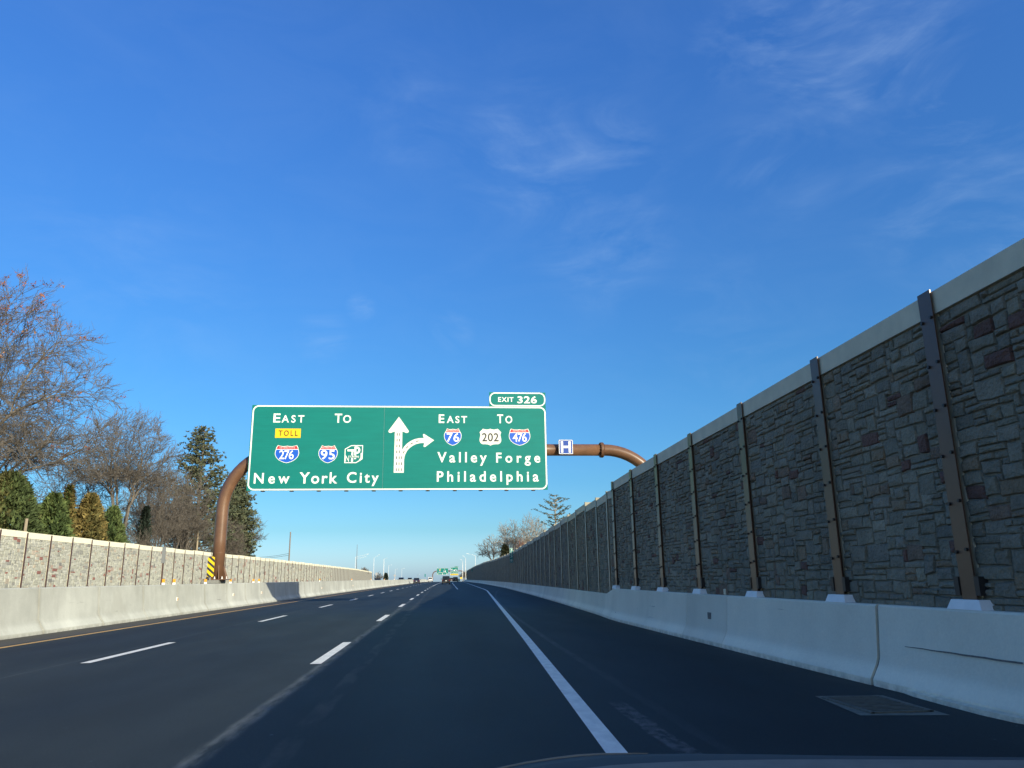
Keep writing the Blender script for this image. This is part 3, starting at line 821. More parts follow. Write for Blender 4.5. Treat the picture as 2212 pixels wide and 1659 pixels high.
for k in range(8):
    a = math.radians(22.5 + 45 * k); ca, sa = math.cos(a), math.sin(a)
    b = MB(); q0, q1 = .28, .50; tt = .014
    for sgn in (1,):
        tx, ty = -sa * tt, ca * tt
        v = []
        for (r_, z_) in ((q0, 1.376), (q1, 1.376), (q1, 1.43), (q0 + .01, 2.02), (q0 - .0, 2.02)):
            v.append((GX + ca * r_ + tx, GY + sa * r_ + ty, z_))
        for (r_, z_) in ((q0, 1.376), (q1, 1.376), (q1, 1.43), (q0 + .01, 2.02), (q0 - .0, 2.02)):
            v.append((GX + ca * r_ - tx, GY + sa * r_ - ty, z_))
        b.add(v, [(0, 1, 2, 3, 4), (9, 8, 7, 6, 5), (0, 5, 6, 1), (1, 6, 7, 2), (2, 7, 8, 3), (3, 8, 9, 4), (4, 9, 5, 0)])
    o = b.build('gusset_plate', M['pipe'], gan); fix_normals(o.data)
    a = math.radians(45 * k); b = MB(); ax_, ay_ = GX + .44 * math.cos(a), GY + .44 * math.sin(a)
    b.tube([(ax_, ay_, 1.376), (ax_, ay_, 1.50)], .022, 8); b.tube([(ax_, ay_, 1.377), (ax_, ay_, 1.43)], .042, 6)
    b.build('anchor_bolt', M['galv_white'], gan)
b = MB(); b.box(-11.27, -10.47, GY - .62, GY + .62, 1.166, 1.334, ch=.02)
tag(b.build('pedestal', M['pedestal']), 'dark grey concrete pedestal on the median barrier under the gantry column', 'pedestal')

# big guide sign
SX0, SX1, SZ0, SZ1 = -9.51, 5.40, 5.565, 9.872
sg = thing('guide_sign', 'wide green overhead sign reading New York City, Valley Forge, Philadelphia, with exit 326 tab', 'road sign', (-2, YS, 5.56))
XS = -2.912
for a, c in ((SX0, XS - .006), (XS + .006, SX1)):
    b = MB(); b.box(a, c, YS, YS + .06, SZ0, SZ1); b.build('sign_panel', M['sign_green'], sg)
b = MB(); b.box(XS - .006, XS + .006, YS + .012, YS + .05, SZ0, SZ1); b.build('seam_strip', M['sign_back'], sg)
ring(SX0 + .035, SZ0 + .012, SX1 - .012, SZ1 - .012, .31, .068, YS - .004).build('border', M['sign_white'], sg)
for x in (-8.745, -7.353, -6.038, -4.691, -3.34, -2.012, -.667, .69, 1.992, 3.302, 4.671):
    b = MB(); b.box(x - .045, x + .045, YS + .062, YS + .16, SZ0 - .05, SZ1 - .06); b.build('mounting_beam', M['post_left'], sg)
    b = MB(); b.box(x - .1, x + .1, YS + .075, YS + .15, SZ0 - .045, SZ0 - .006); b.build('beam_foot', M['bolt'], sg)
b = MB(); b.box(SX0 + .3, SX1 - .3, YS + .16, YS + .21, 6.1, 6.25); b.box(SX0 + .3, SX1 - .3, YS + .16, YS + .21, 9.1, 9.25); b.build('mounting_rail', M['post_left'], sg)
y1 = YS - .004
for s, bx_ in (("E", (-8.433, 8.977, -8.085, 9.437)), ("AST", (-8.024, 8.974, -6.908, 9.357)), ("T", (-5.401, 8.978, -5.032, 9.446)), ("O", (-4.976, 8.976, -4.579, 9.377)),
               ("New", (-9.189, 5.906, -7.471, 6.434)), ("York", (-6.994, 5.899, -5.146, 6.463)), ("City", (-4.676, 5.77, -3.11, 6.475)),
               ("E", (-.149, 8.987, .139, 9.435)), ("AST", (.265, 8.985, 1.303, 9.358)), ("T", (2.856, 8.987, 3.166, 9.451)), ("O", (3.282, 8.982, 3.637, 9.38)),
               ("Valley", (-.201, 6.787, 2.305, 7.484)), ("Forge", (2.787, 6.784, 5.048, 7.454)), ("Philadelphia", (-.216, 5.811, 4.948, 6.507))):
    letters('legend', s, *bx_, y1, M['sign_white'], sg, .017, .97)
q = flat([(-8.30, 8.197), (-7.046, 8.197), (-7.046, 8.668), (-8.30, 8.668)], y1).build('toll_plaque', M['sign_yellow'], sg)
letters('plaque_legend', 'TOLL', -8.132, 8.29, -7.189, 8.574, y1 - .003, M['sign_brown_text'], q, .012, .8)
interstate(sg, (-8.256, 6.924, -7.073, 7.82), '276', (-8.038, 7.113, -7.33, 7.569), True, y1)
interstate(sg, (-6.126, 6.923, -5.176, 7.823), '95', (-6.008, 7.105, -5.314, 7.579), False, y1)
interstate(sg, (.128, 7.816, 1.021, 8.71), '76', (.259, 8.012, .904, 8.468), False, y1)
interstate(sg, (3.45, 7.822, 4.561, 8.703), '476', (3.65, 8.019, 4.375, 8.478), True, y1)
def us_shield(x0, z0, x1, z1):
    R_ = [(0, .0), (.14, .035), (.34, .05), (.52, .03), (.68, .0), (.85, .11), (1.0, .21), (.93, .34), (.925, .42), (.97, .52), (1.0, .62), (.99, .74), (.9, .85), (.74, .915), (.4, .92), (.2, .935), (0, 1.0)]
    cx_ = (x0 + x1) / 2; hw = (x1 - x0) / 2; H = z1 - z0
    return [(cx_ + u * hw, z1 - v * H) for u, v in R_] + [(cx_ - u * hw, z1 - v * H) for u, v in reversed(R_[1:-1])]
q = flat(us_shield(1.945, 7.82, 3.056, 8.697), y1).build('route_shield', M['arrow_white'], sg, label='white US route 202 shield')
letters('route_number', '202', 2.068, 8.029, 2.928, 8.474, y1 - .003, M['sign_black'], q, .018, .85)
# turnpike emblem
hexo = [(-4.518, 7.83), (-3.932, 7.831), (-3.940, 7.121), (-4.25, 6.923), (-4.835, 6.924), (-4.834, 7.64)]
q = flat(hexo, y1).build('turnpike_emblem', M['sign_white'], sg)
cxh, czh = -4.385, 7.377
hexi = [(cxh + (x - cxh) * .905, czh + (z - czh) * .905) for x, z in hexo]
flat(hexi, y1 - .003).build('emblem_field', M['sign_green'], q)
b = flat([(-4.70, 7.613), (-4.346, 7.613), (-4.346, 7.515), (-4.404, 7.515), (-4.406, 6.996), (-4.508, 6.996), (-4.490, 7.515), (-4.70, 7.514)], y1 - .006)
b.build('emblem_letter', M['sign_white'], q)
pb = []
for k in range(13):
    a = math.radians(90 - 180 * k / 12); pb.append((-4.235 + .172 * math.cos(a), 7.575 + .186 * math.sin(a)))
pi_ = []
for k in range(13):
    a = math.radians(-90 + 180 * k / 12); pi_.append((-4.235 + .075 * math.cos(a), 7.575 + .085 * math.sin(a)))
b = MB(); n_ = 13
b.v = [(x, y1 - .0065, z) for x, z in pb] + [(x, y1 - .0065, z) for x, z in reversed(pi_)]
b.f = [(i, i + n_, i + 1 + n_, i + 1) for i in range(n_ - 1)]; b.mi = [0] * (n_ - 1)
b.add([(-4.355, y1 - .007, 7.761), (-4.235, y1 - .007, 7.761), (-4.235, y1 - .007, 7.66), (-4.262, y1 - .007, 7.66), (-4.262, y1 - .007, 7.121), (-4.355, y1 - .007, 7.121)], [(0, 5, 4, 3, 2, 1)])
b.add([(-4.262, y1 - .0072, 7.389), (-4.235, y1 - .0072, 7.389), (-4.235, y1 - .0072, 7.49), (-4.262, y1 - .0072, 7.49)], [(0, 1, 2, 3)])
b.build('emblem_letter', M['sign_white'], q)
letters('emblem_letter', 'N', -4.781, 6.996, -4.61, 7.305, y1 - .006, M['sign_white'], q, 0)
letters('emblem_letter', 'J', -4.120, 7.10, -3.981, 7.431, y1 - .006, M['sign_white'], q, 0)
flat([(-4.60, 7.18), (-4.08, 7.18), (-4.08, 7.305), (-4.60, 7.305)], y1 - .009).build('emblem_field', M['sign_green'], q)
letters('emblem_letter', 'TURNPIKE', -4.59, 7.199, -4.106, 7.288, y1 - .012, M['sign_white'], q, .01)
# exit tab
b = MB(); b.box(2.452, 5.396, YS, YS + .05, SZ1 + .003, 10.632); tab = b.build('exit_tab', M['sign_green'], sg)
ring(2.464, SZ1 + .016, 5.384, 10.622, .30, .062, y1).build('tab_border', M['sign_white'], tab)
letters('tab_legend', 'EXIT', 2.917, 10.12, 3.719, 10.371, y1, M['sign_white'], tab, .022)
letters('tab_legend', '326', 3.922, 10.048, 4.942, 10.433, y1, M['sign_white'], tab, .022)
# arrows
def smooth_poly(p): return p
A1 = [(-2.173, 9.299), (-1.675, 8.590), (-1.662, 8.535), (-1.695, 8.480), (-1.760, 8.462), (-1.987, 8.537), (-1.983, 7.586), (-1.9, 7.4), (-1.872, 7.2), (-1.872, 6.436), (-2.375, 6.436),
      (-2.362, 8.537), (-2.590, 8.462), (-2.655, 8.480), (-2.688, 8.535), (-2.675, 8.590)]
ar = flat(A1, y1).build('through_arrow', M['arrow_white'], sg)
A2o = [(-1.984, 7.588), (-1.868, 7.781), (-1.687, 7.965), (-1.458, 8.107), (-1.181, 8.193), (-.884, 8.203)]
A2i = [(-1.872, 7.004), (-1.861, 7.214), (-1.814, 7.378), (-1.702, 7.589), (-1.521, 7.765), (-1.315, 7.883), (-1.084, 7.943), (-.871, 7.95)]
def resamp(p, n_):
    P_ = np.array(p); d = np.r_[0, np.cumsum(np.hypot(*np.diff(P_, axis=0).T))]; t_ = np.linspace(0, d[-1], n_)
    return list(zip(np.interp(t_, d, P_[:, 0]), np.interp(t_, d, P_[:, 1])))
oo_ = resamp([(-1.984, 7.2)] + A2o, 14); ii_ = resamp(A2i, 14)
b = MB(); yq = y1 - .0015
b.v = [(float(x), yq, float(z)) for x, z in oo_] + [(float(x), yq, float(z)) for x, z in ii_]
b.f = [(i, i + 14, i + 15, i + 1) for i in range(13)]; b.mi = [0] * 13
b.add([(x, yq - .0005, z) for x, z in [(-.90, 8.22), (-.950, 8.36), (-.93, 8.405), (-.885, 8.415), (-.376, 8.09), (-.822, 7.745), (-.875, 7.742), (-.908, 7.782), (-.871, 7.95)]], [tuple(range(8, -1, -1))])
b.build('exit_arrow', M['arrow_white'], sg)
D = [(-2.241, 8.389), (-2.112, 8.389), (-2.241, 8.093), (-2.114, 8.094), (-2.241, 7.794), (-2.115, 7.795), (-2.242, 7.494), (-2.115, 7.494), (-2.244, 7.195), (-2.115, 7.195), (-1.989, 7.195), (-2.244, 6.893), (-2.116, 6.892), (-1.994, 6.892), (-2.246, 6.591), (-2.118, 6.591), (-1.997, 6.591)]
segs = [((x, z - .07), (x, z + .07)) for x, z in D] + [((-1.929, 7.408), (-1.861, 7.546)), ((-1.778, 7.671), (-1.683, 7.781)), ((-1.565, 7.878), (-1.444, 7.954)), ((-1.294, 8.022), (-1.149, 8.06))]
for (p0, p1) in segs:
    dx_, dz_ = p1[0] - p0[0], p1[1] - p0[1]; L = math.hypot(dx_, dz_); nx_, nz__ = -dz_ / L * .02, dx_ / L * .02
    flat([(p0[0] + nx_, p0[1] + nz__), (p0[0] - nx_, p0[1] - nz__), (p1[0] - nx_, p1[1] - nz__), (p1[0] + nx_, p1[1] + nz__)], y1 - .005).build('arrow_dash', M['sign_black'], ar)

# hospital sign
hs = thing('hospital_sign', 'square blue hospital sign with white H clamped to the gantry tube', 'road sign', (6.39, YS, 7.38))
b = MB(); b.box(6.03, 6.765, YS, YS + .02, 7.385, 8.13); b.build('sign_plate', M['sign_blue_h'], hs)
ring(6.035, 7.39, 6.76, 8.125, .05, .028, y1).build('border', M['sign_white'], hs)
cx_, z0_, z1_ = 6.398, 7.465, 8.05
b = MB()
b.add([(x, y1, z) for x, z in [(6.14, z0_), (6.255, z0_), (6.255, 7.70), (6.54, 7.70), (6.54, z0_), (6.655, z0_), (6.655, z1_), (6.54, z1_), (6.54, 7.815), (6.255, 7.815), (6.255, z1_), (6.14, z1_)]], [tuple(range(12))])
b.build('letter', M['sign_white'], hs)
b = MB(); b.box(6.36, 6.44, YS + .02, YS + .20, 7.5, 8.0); b.build('clamp_bracket', M['galv'], hs)

# hazard marker
hm = thing('hazard_marker', 'yellow and black diagonally striped marker board on the gantry column foot', 'marker board', (-10.88, 38.78, 1.45))
x0, x1, z0, z1 = -11.045, -10.725, 1.475, 2.415; yy_ = 38.79
cpl = [(x0 + .05, z0), (x1 - .05, z0), (x1, z0 + .05), (x1, z1 - .05), (x1 - .05, z1), (x0 + .05, z1), (x0, z1 - .05), (x0, z0 + .05)]
b = MB(); b.prism(cpl, yy_, yy_ + .012); b.build('board', M['sign_yellow'], hm)
def clip_half(poly, a, bq, c, keep):      # keep a*x+b*z<=c
    out = []; n_ = len(poly)
    for i in range(n_):
        p, q = poly[i], poly[(i + 1) % n_]; vp = a * p[0] + bq * p[1] - c; vq = a * q[0] + bq * q[1] - c
        if not keep: vp, vq = -vp, -vq
        if vp <= 0: out.append(p)
        if (vp <= 0) != (vq <= 0):
            t_ = vp / (vp - vq); out.append((p[0] + (q[0] - p[0]) * t_, p[1] + (q[1] - p[1]) * t_))
    return out
k_ = .85
for i in range(5):
    lo = z0 + k_ * x0 + .10 + i * .285 - .02; hi = lo + .13
    p = clip_half(clip_half(cpl, k_, 1, hi, True), k_, 1, lo, False)
    if len(p) >= 3: flat(p, yy_ - .003).build('black_stripe', M['sign_black'], hm)
b = MB(); b.box(-10.91, -10.86, yy_ + .013, yy_ + .05, 1.17, 2.3); b.build('bracket', M['galv'], hm)

# milepost panels on the far wall, fixed square to the road
def mile(name_lab, X0, X1, Y, Z0, Z1, digits=None, grp=None):
    o = thing('milepost_sign', name_lab, 'milepost', ((X0 + X1) / 2, Y, Z0), grp)
    b = MB(); b.box(X0, X1, Y, Y + .02, Z0, Z1); b.build('sign_plate', M['sign_green'], o)
    ring(X0 + .01, Z0 + .01, X1 - .01, Z1 - .01, .04, .012, Y - .004, 4).build('border', M['sign_white'], o)
    b = MB(); b.box((X0 + X1) / 2 - .03, X1 + .06, Y + .021, Y + .06, (Z0 + Z1) / 2 - .03, (Z0 + Z1) / 2 + .03); b.build('bracket', M['galv'], o)
    if digits:
        n_ = len(digits); h = (Z1 - Z0 - .12) / (n_ + .25)
        for i, d in enumerate(digits):
            zt = Z1 - .06 - i * h - (.25 * h if i == n_ - 1 else 0)
            letters('digit', d, (X0 + X1) / 2 - .09, zt - h * .78, (X0 + X1) / 2 + .09, zt, Y - .005, M['sign_white'], o, 0)
mile('green milepost panel with stacked digits 3258 standing off the shaded wall', 7.42, 7.78, 84.5, 2.80, 4.36, '3258')
mile('plain green milepost panel near the far end of the shaded wall', 9.75, 10.1, 248.5, 3.25, 4.25)

# small bracketed board on the median seen from behind
o = thing('mounted_board', 'narrow galvanised board seen from behind on a short post on the median barrier', 'sign', (-10.7, 31.62, 1.17))
b = MB(); b.box(-10.745, -10.615, 31.60, 31.63, 1.98, 2.60); b.build('board', mat('dull_zinc', (.20, .21, .21), .7), o)
b = MB(); b.box(-10.70, -10.66, 31.64, 31.68, 1.166, 2.55); b.build('post', M['post_left'], o)
for z in (2.1, 2.4):
    b = MB(); b.box(-10.80, -10.62, 31.685, 31.71, z, z + .04); b.build('bracket', M['galv'], o)

# delineators on the median
dl = [(31.62, 'below the small mounted board'), (32.84, 'just right of the small mounted board'), (37.07, 'left of the gantry column foot'), (41.35, 'right of the gantry column foot'),
      (46.24, 'first of the pair beyond the gantry'), (47.60, 'second of the pair beyond the gantry'), (70.6, 'nearest beyond the sign shadow'), (94.7, 'middle one beyond the sign shadow'),
      (119.4, 'third beyond the sign shadow'), (144.3, 'far along, before the dark hatchback'), (171.5, 'farthest, close to the dark hatchback')]
for y, tx in dl:
    x = -10.62 + shift(y)
    o = thing('delineator', 'amber reflector on the median barrier top, ' + tx, 'reflector', (x, y, 1.166), 'amber reflectors on the median barrier top')
    b = MB(); b.box(x - .055, x + .055, y - .02, y + .02, 1.167, 1.245); b.build('base', M['pad_white'], o)
    b = MB(); b.box(x - .05, x + .05, y - .015, y + .015, 1.246, 1.38, ch=.006); b.build('lens', M['amber'], o)
sq = [(32.71, 'nearest, well left of the gantry'), (41.21, 'just right of the gantry column'), (47.46, 'in front of the sign shadow'), (70.5, 'just beyond the sign shadow'), (94.3, 'midway to the far traffic'), (119.0, 'farthest away')]
for y, tx in sq:
    x = -10.22 + shift(y) - .195
    o = thing('side_reflector', 'square amber reflector on the face of the median barrier, ' + tx, 'reflector', (x, y, .6), 'square reflectors on the median barrier face')
    b = MB(); b.box(x, x + .03, y - .075, y + .075, .545, .67); b.build('housing', M['pad_white'], o)
    b = MB(); b.box(x + .031, x + .04, y - .03, y + .06, .565, .65); b.build('lens', M['amber'], o)

# ------------------------------------------------------------------ trees
def perp(d, rnd):
    while True:
        v = Vector((rnd.gauss(0, 1), rnd.gauss(0, 1), rnd.gauss(0, 1)))
        v = v - d * v.dot(d)
        if v.length > .1: return v.normalized()
def bare_tree(seed, base, crown, rad, n_tips, fork=.3, stems=1, thick=.014, pw=.46, twigs=3, twig_len=.7, sag=0.0, mid=.40):
    """bare deciduous tree grown so that its twigs fill an egg-shaped crown.
    base (x,y,z), crown (cx,cy,cz,rx,ry,rz); returns trunk MB, branch MB and twig tips"""
    rs = np.random.RandomState(seed); tr = MB(); br = MB()
    cx_, cy_, cz_, rx, ry, rz = crown
    d = rs.normal(size=(n_tips, 3)); d /= np.linalg.norm(d, axis=1)[:, None]
    r = rs.random_sample(n_tips) ** .42
    low = d[:, 2] < -.35; d[low, 2] = -.35 * rs.random_sample(low.sum())
    lump = 1 + .10 * np.sin(d[:, 0] * 5 + seed) * np.sin(d[:, 2] * 6 + seed * 2) + .08 * np.sin(d[:, 1] * 7 + d[:, 0] * 9 + seed)
    T = np.array([cx_, cy_, cz_]) + d * (r * lump)[:, None] * np.array([rx, ry, rz])
    T += rs.normal(size=T.shape) * .25
    B0 = np.array(base, float)
    def seg(mb, p, q, r0, r1, n_):
        t = q - p; L = math.sqrt(float(t @ t)) + 1e-9; t = t / L
        u = np.cross(t, (0, 0, 1.) if abs(t[2]) < .9 else (1., 0, 0)); u /= (math.sqrt(float(u @ u)) + 1e-9); w = np.cross(t, u)
        i0 = len(mb.v)
        for (c, rr) in ((p, r0), (q, r1)):
            for j in range(n_):
                a_ = 6.28319 * j / n_; e = c + (u * math.cos(a_) + w * math.sin(a_)) * rr
                mb.v.append((float(e[0]), float(e[1]), float(e[2])))
        for j in range(n_):
            k = (j + 1) % n_; mb.f.append((i0 + j, i0 + k, i0 + n_ + k, i0 + n_ + j)); mb.mi.append(0)
    rmax = rad; k0 = rad / (n_tips ** pw)
    R_ = lambda n_: max(k0 * n_ ** pw, thick)
    tips = []
    st = [(B0, None, np.arange(n_tips), 0)]
    # trunk first
    stem_sets = [np.arange(n_tips)] if stems == 1 else list(np.array_split(np.argsort(T[:, 0] + T[:, 1] * .4 + rs.normal(size=n_tips) * rx * .25), stems))
    st = []
    for si, idx in enumerate(stem_sets):
        b_ = B0 + (np.array([rs.normal() * .3, rs.normal() * .3, 0]) if stems > 1 else 0)
        c_ = T[idx].mean(0); top = b_ + (c_ - b_) * fork; top[:2] = b_[:2] + (c_[:2] - b_[:2]) * fork * .55
        prev = b_; rr = R_(len(idx)) * 1.25
        for i in range(1, 5):
            q = b_ + (top - b_) * i / 4 + rs.normal(size=3) * .05 * rad * 2
            r2 = R_(len(idx)) * (1.25 - .06 * i); seg(tr, prev, q, rr, r2, 9); prev = q; rr = r2
        st.append((prev, (top - b_), idx, 0))
    while st:
        p, dr, idx, lev = st.pop()
        n_ = len(idx)
        if n_ == 1:
            q = T[idx[0]]; L = float(np.linalg.norm(q - p)); m_ = (p + q) / 2 + rs.normal(size=3) * L * .08
            seg(br, p, m_, thick * 1.1, thick, 3); seg(br, m_, q, thick, thick * .7, 3)
            for _ in range(twigs):
                f = rs.uniform(.2, 1.0); o_ = p + (q - p) * f; dd = (q - p) / (L + 1e-6) + rs.normal(size=3) * .55; dd[2] += .25; dd /= np.linalg.norm(dd)
                e = o_ + dd * twig_len * rs.uniform(.5, 1.1); seg(br, o_, e, thick * .7, thick * .4, 3)
            tips.append(q); continue
        P_ = T[idx]; c_ = P_.mean(0); V = P_ - c_
        # split along the widest direction
        ax = rs.normal(size=3)
        for _ in range(3): ax = V.T @ (V @ ax); ax /= (np.linalg.norm(ax) + 1e-9)
        pr = V @ ax; th_ = np.quantile(pr, rs.uniform(.32, .68)) if n_ > 3 else np.median(pr)
        A_ = idx[pr <= th_]; C_ = idx[pr > th_]
        if len(A_) == 0 or len(C_) == 0: A_, C_ = idx[:n_ // 2], idx[n_ // 2:]
        for sub in (A_, C_):
            cs = T[sub].mean(0); v = cs - p; L = float(np.linalg.norm(v))
            stp = rs.uniform(.24, .42) if len(sub) > 1 else 0
            if len(sub) == 1: st.append((p, v, sub, lev + 1)); continue
            dirn = v / (L + 1e-9)
            if dr is not None:
                dd = dr / (np.linalg.norm(dr) + 1e-9); dirn = dirn * .72 + dd * .28
            q = p + dirn * L * stp + rs.normal(size=3) * L * .035
            q[2] -= sag * L * .05
            r0 = R_(len(sub)); sides = 7 if r0 > .09 else (5 if r0 > .04 else 3)
            m_ = (p + q) / 2 + rs.normal(size=3) * L * .018
            r1 = max(r0 * .93, thick)
            seg(br, p, m_, r0 * 1.04, r0 * .98, sides); seg(br, m_, q, r0 * .98, r1, sides)
            st.append((q, q - p, sub, lev + 1))
    return tr, br, tips
def leaf_clump(mb, p, rnd, size, n_, col, flat_=0.0):
    for _ in range(n_):
        d = Vector((rnd.gauss(0, 1), rnd.gauss(0, 1), rnd.gauss(0, 1) * (1 - flat_))).normalized()
        c = p + d * size * rnd.uniform(.2, 1.0)
        u = Vector((rnd.gauss(0, 1), rnd.gauss(0, 1), rnd.gauss(0, 1))).normalized(); w = d.cross(u)
        if w.length < .1: continue
        w.normalize(); s_ = size * rnd.uniform(.5, .95); k = rnd.uniform(.7, 1.35)
        cc = (col[0] * k, col[1] * k, col[2] * k)
        mb.add([tuple(c - u * s_ * .28), tuple(c + w * s_ * .30), tuple(c + u * s_ * .5)], [(0, 1, 2)], cc)
def place_tree(name, label, X, Y, H, xl, xr, bark, seed, cat='tree', group='bare trees behind the left stone wall', n=1600, rad=.2, z0=None, depth=None, **k):
    """xl..xr and H: extent of the crown as it stands; z0: height of the crown's middle"""
    zc = (z0 if z0 is not None else H * .58); cx_ = (xl + xr) / 2 - X; rx = (xr - xl) / 2
    tr, br, tips = bare_tree(seed, (0, 0, -.2), (cx_, 0, zc, rx, depth or rx, H - zc), rad, n, **k)
    t_ = thing(name, label, cat, (X, Y, zr(Y)), group)
    for mb, nm in ((tr, 'trunk'), (br, 'crown')):
        o = bpy.data.objects.new(nm, mb.mesh(nm, bark, smooth='all')); COL.objects.link(o); o.parent = t_
    return t_, tips

RUST = [(.24, .075, .035), (.32, .12, .045), (.18, .055, .03), (.30, .15, .07)]
t1, tips = place_tree('bare_tree', 'largest bare spreading tree at the left edge with rusty leaves left at its top', -43.5, 72, 29.6, -64.5, -30.2, M['bark'], 11,
           n=12500, rad=.66, z0=15.5, fork=.16, stems=4, thick=.019, twigs=4, twig_len=.85, depth=10)
rnd = random.Random(4); mb = MB()
for p in tips:
    hz = p[2] / 29.6
    pr = .5 if hz > .90 else (.22 if hz > .80 else (.018 if hz > .4 else 0))
    cl = .5 + .5 * math.sin(p[0] * 1.1 + 1) * math.sin(p[2] * .9) * math.sin(p[1] * .7)
    if rnd.random() < pr * (.5 + cl): leaf_clump(mb, Vector([float(q) for q in p]), rnd, .42, 10, rnd.choice(RUST))
o = bpy.data.objects.new('leaves', mb.mesh('leaves', M['leaf'])); COL.objects.link(o); o.parent = t1; o['kind'] = 'stuff'
place_tree('bare_tree', 'tall vase-shaped bare tree with paired trunks behind the conifers', -36.6, 93, 21.4, -42.8, -30.6, M['bark'], 22,
           n=3400, rad=.30, z0=14.2, fork=.42, stems=2, thick=.017, twig_len=.75)
place_tree('bare_tree', 'broad low bare tree between the big tree and the paired trunks', -43.2, 97, 16.6, -49.8, -37.4, M['bark_dark'], 33,
           n=1900, rad=.24, z0=9.2, fork=.3, stems=1, thick=.018)
place_tree('bare_tree', 'bare tree behind the golden conifer, twiggy low crown', -39.5, 112, 17.0, -45.0, -34.3, M['bark_dark'], 34,
           n=1400, rad=.22, z0=9.0, fork=.3, stems=2, thick=.018)
place_tree('bare_tree', 'thicket tree with grey stems behind the dark spruce', -37.0, 106, 15.6, -41.0, -33.2, M['bark'], 35,
           n=800, rad=.15, z0=9.0, fork=.25, stems=5, thick=.018)
place_tree('bare_tree', 'leaning bare thicket stems in front of the tall pine', -36.4, 113, 16.4, -37.6, -31.6, M['bark'], 36,
           n=900, rad=.16, z0=9.8, fork=.35, stems=4, thick=.018)
place_tree('bare_tree', 'farther bare tree above the thicket left of the pine', -45, 126, 20.4, -50.5, -38.4, M['bark'], 37,
           n=1300, rad=.25, z0=12.5, fork=.35, stems=2, thick=.02)
place_tree('bare_tree', 'slender bare tree rising behind the thicket beside the paired trunks', -38.5, 118, 18.6, -42.5, -35.0, M['bark'], 42,
           n=900, rad=.2, z0=11, fork=.35, stems=3, thick=.02)
place_tree('bare_tree', 'low brown thicket tree right below the second pine', -35.6, 134, 12.0, -38.8, -31.8, M['bark_dark'], 38,
           n=1300, rad=.12, z0=6.5, fork=.2, stems=4, thick=.02)
place_tree('bare_tree', 'small leaning bare tree standing clear at the right end of the wood', -36.3, 149.5, 14.0, -37.6, -32.4, M['bark'], 39,
           n=420, rad=.15, z0=9.6, fork=.5, stems=1, thick=.02, twig_len=.8)
place_tree('bush', 'low brown leafless bush just behind the wall left of the gantry column', -35.0, 100, 8.2, -39.0, -32.0, M['bark_dark'], 40, cat='bush', group='leafless bushes',
           n=900, rad=.07, z0=3.6, fork=.1, stems=6, thick=.014)
place_tree('bush', 'brown leafless bush filling the gap under the big pine', -36.6, 121, 11.5, -41.4, -33.0, M['bark_dark'], 41, cat='bush', group='leafless bushes',
           n=800, rad=.09, z0=5.6, fork=.1, stems=6, thick=.016)
place_tree('bush', 'leafless grey bush behind the golden and green conifers', -36.8, 90, 8.8, -41.0, -32.8, M['bark_dark'], 43, cat='bush', group='leafless bushes',
           n=1200, rad=.08, z0=4.4, fork=.1, stems=6, thick=.014)

def cone_tree(name, label, X, Y, H, w, cols, seed, n_=5200, taper=1.0, size=.26, lump=.16, cat='tree', group='evergreen trees behind the left stone wall', split=None):
    rnd = random.Random(seed); mb = MB()
    ph = [rnd.uniform(0, 6.28) for _ in range(6)]
    for i in range(n_):
        f = rnd.random() ** .75                       # 0 at foot, 1 top
        h = f * H
        base = (1 - f) ** taper * .94 + .05
        if f < .12: base *= .82 + f * 1.5
        a = rnd.random() * 6.2832
        lumps = 1 + lump * (math.sin(a * 3 + ph[0] + h * 1.7) * math.sin(h * 2.3 + ph[1]) + .6 * math.sin(a * 7 + ph[2] + h * 3.1)) + rnd.uniform(-.05, .08)
        r = w * base * lumps * (rnd.random() ** .22)
        p = Vector((r * math.cos(a), r * math.sin(a), h + rnd.uniform(-.2, .2)))
        c = cols[min(int((math.sin(a * 2 + ph[3]) * .5 + .5 + rnd.uniform(-.35, .35)) * len(cols)), len(cols) - 1)] if True else cols[0]
        c = cols[max(0, cols.index(c))]
        # feathery upward sprays
        d = Vector((math.cos(a), math.sin(a), rnd.uniform(.5, 1.4))).normalized()
        for _ in range(2):
            s_ = size * rnd.choice((.7, .9, 1.1, 1.5, 2.0)); dd = (d + perp(d, rnd) * .6).normalized(); wv = dd.cross(Vector((rnd.gauss(0, 1), rnd.gauss(0, 1), rnd.gauss(0, 1)))).normalized()
            k = rnd.uniform(.65, 1.35); cc = (c[0] * k, c[1] * k, c[2] * k)
            mb.add([tuple(p - wv * s_ * .28), tuple(p + wv * s_ * .28), tuple(p + dd * s_)], [(0, 1, 2)], cc)
    t_ = thing(name, label, cat, (X, Y, 0), group)
    o = bpy.data.objects.new('foliage', mb.mesh('foliage', M['leaf'])); COL.objects.link(o); o.parent = t_
    b_ = MB(); b_.tube([(0, 0, 0), (0, 0, H * .5), (0, 0, H * .9)], [w * .09 + .05, w * .05 + .03, .02], 7)
    o = bpy.data.objects.new('trunk', b_.mesh('trunk', M['bark'], smooth='all')); COL.objects.link(o); o.parent = t_
    return t_
GRN = [(.095, .135, .045), (.125, .165, .055), (.065, .10, .035)]
DGR = [(.070, .100, .038), (.090, .120, .042), (.130, .130, .050)]
GLD = [(.20, .155, .055), (.165, .13, .045), (.235, .185, .065), (.12, .11, .04)]
SPR = [(.020, .034, .026), (.030, .045, .034)]
cone_tree('conifer', 'dark green bushy conifer at the left edge under the big tree', -37.0, 70, 10.4, 3.9, DGR, 51, 11000, .55, .28, .2)
cone_tree('conifer', 'green conical conifer second from the left edge', -36.0, 76, 9.2, 3.5, GRN, 52, 9500, .8, .26)
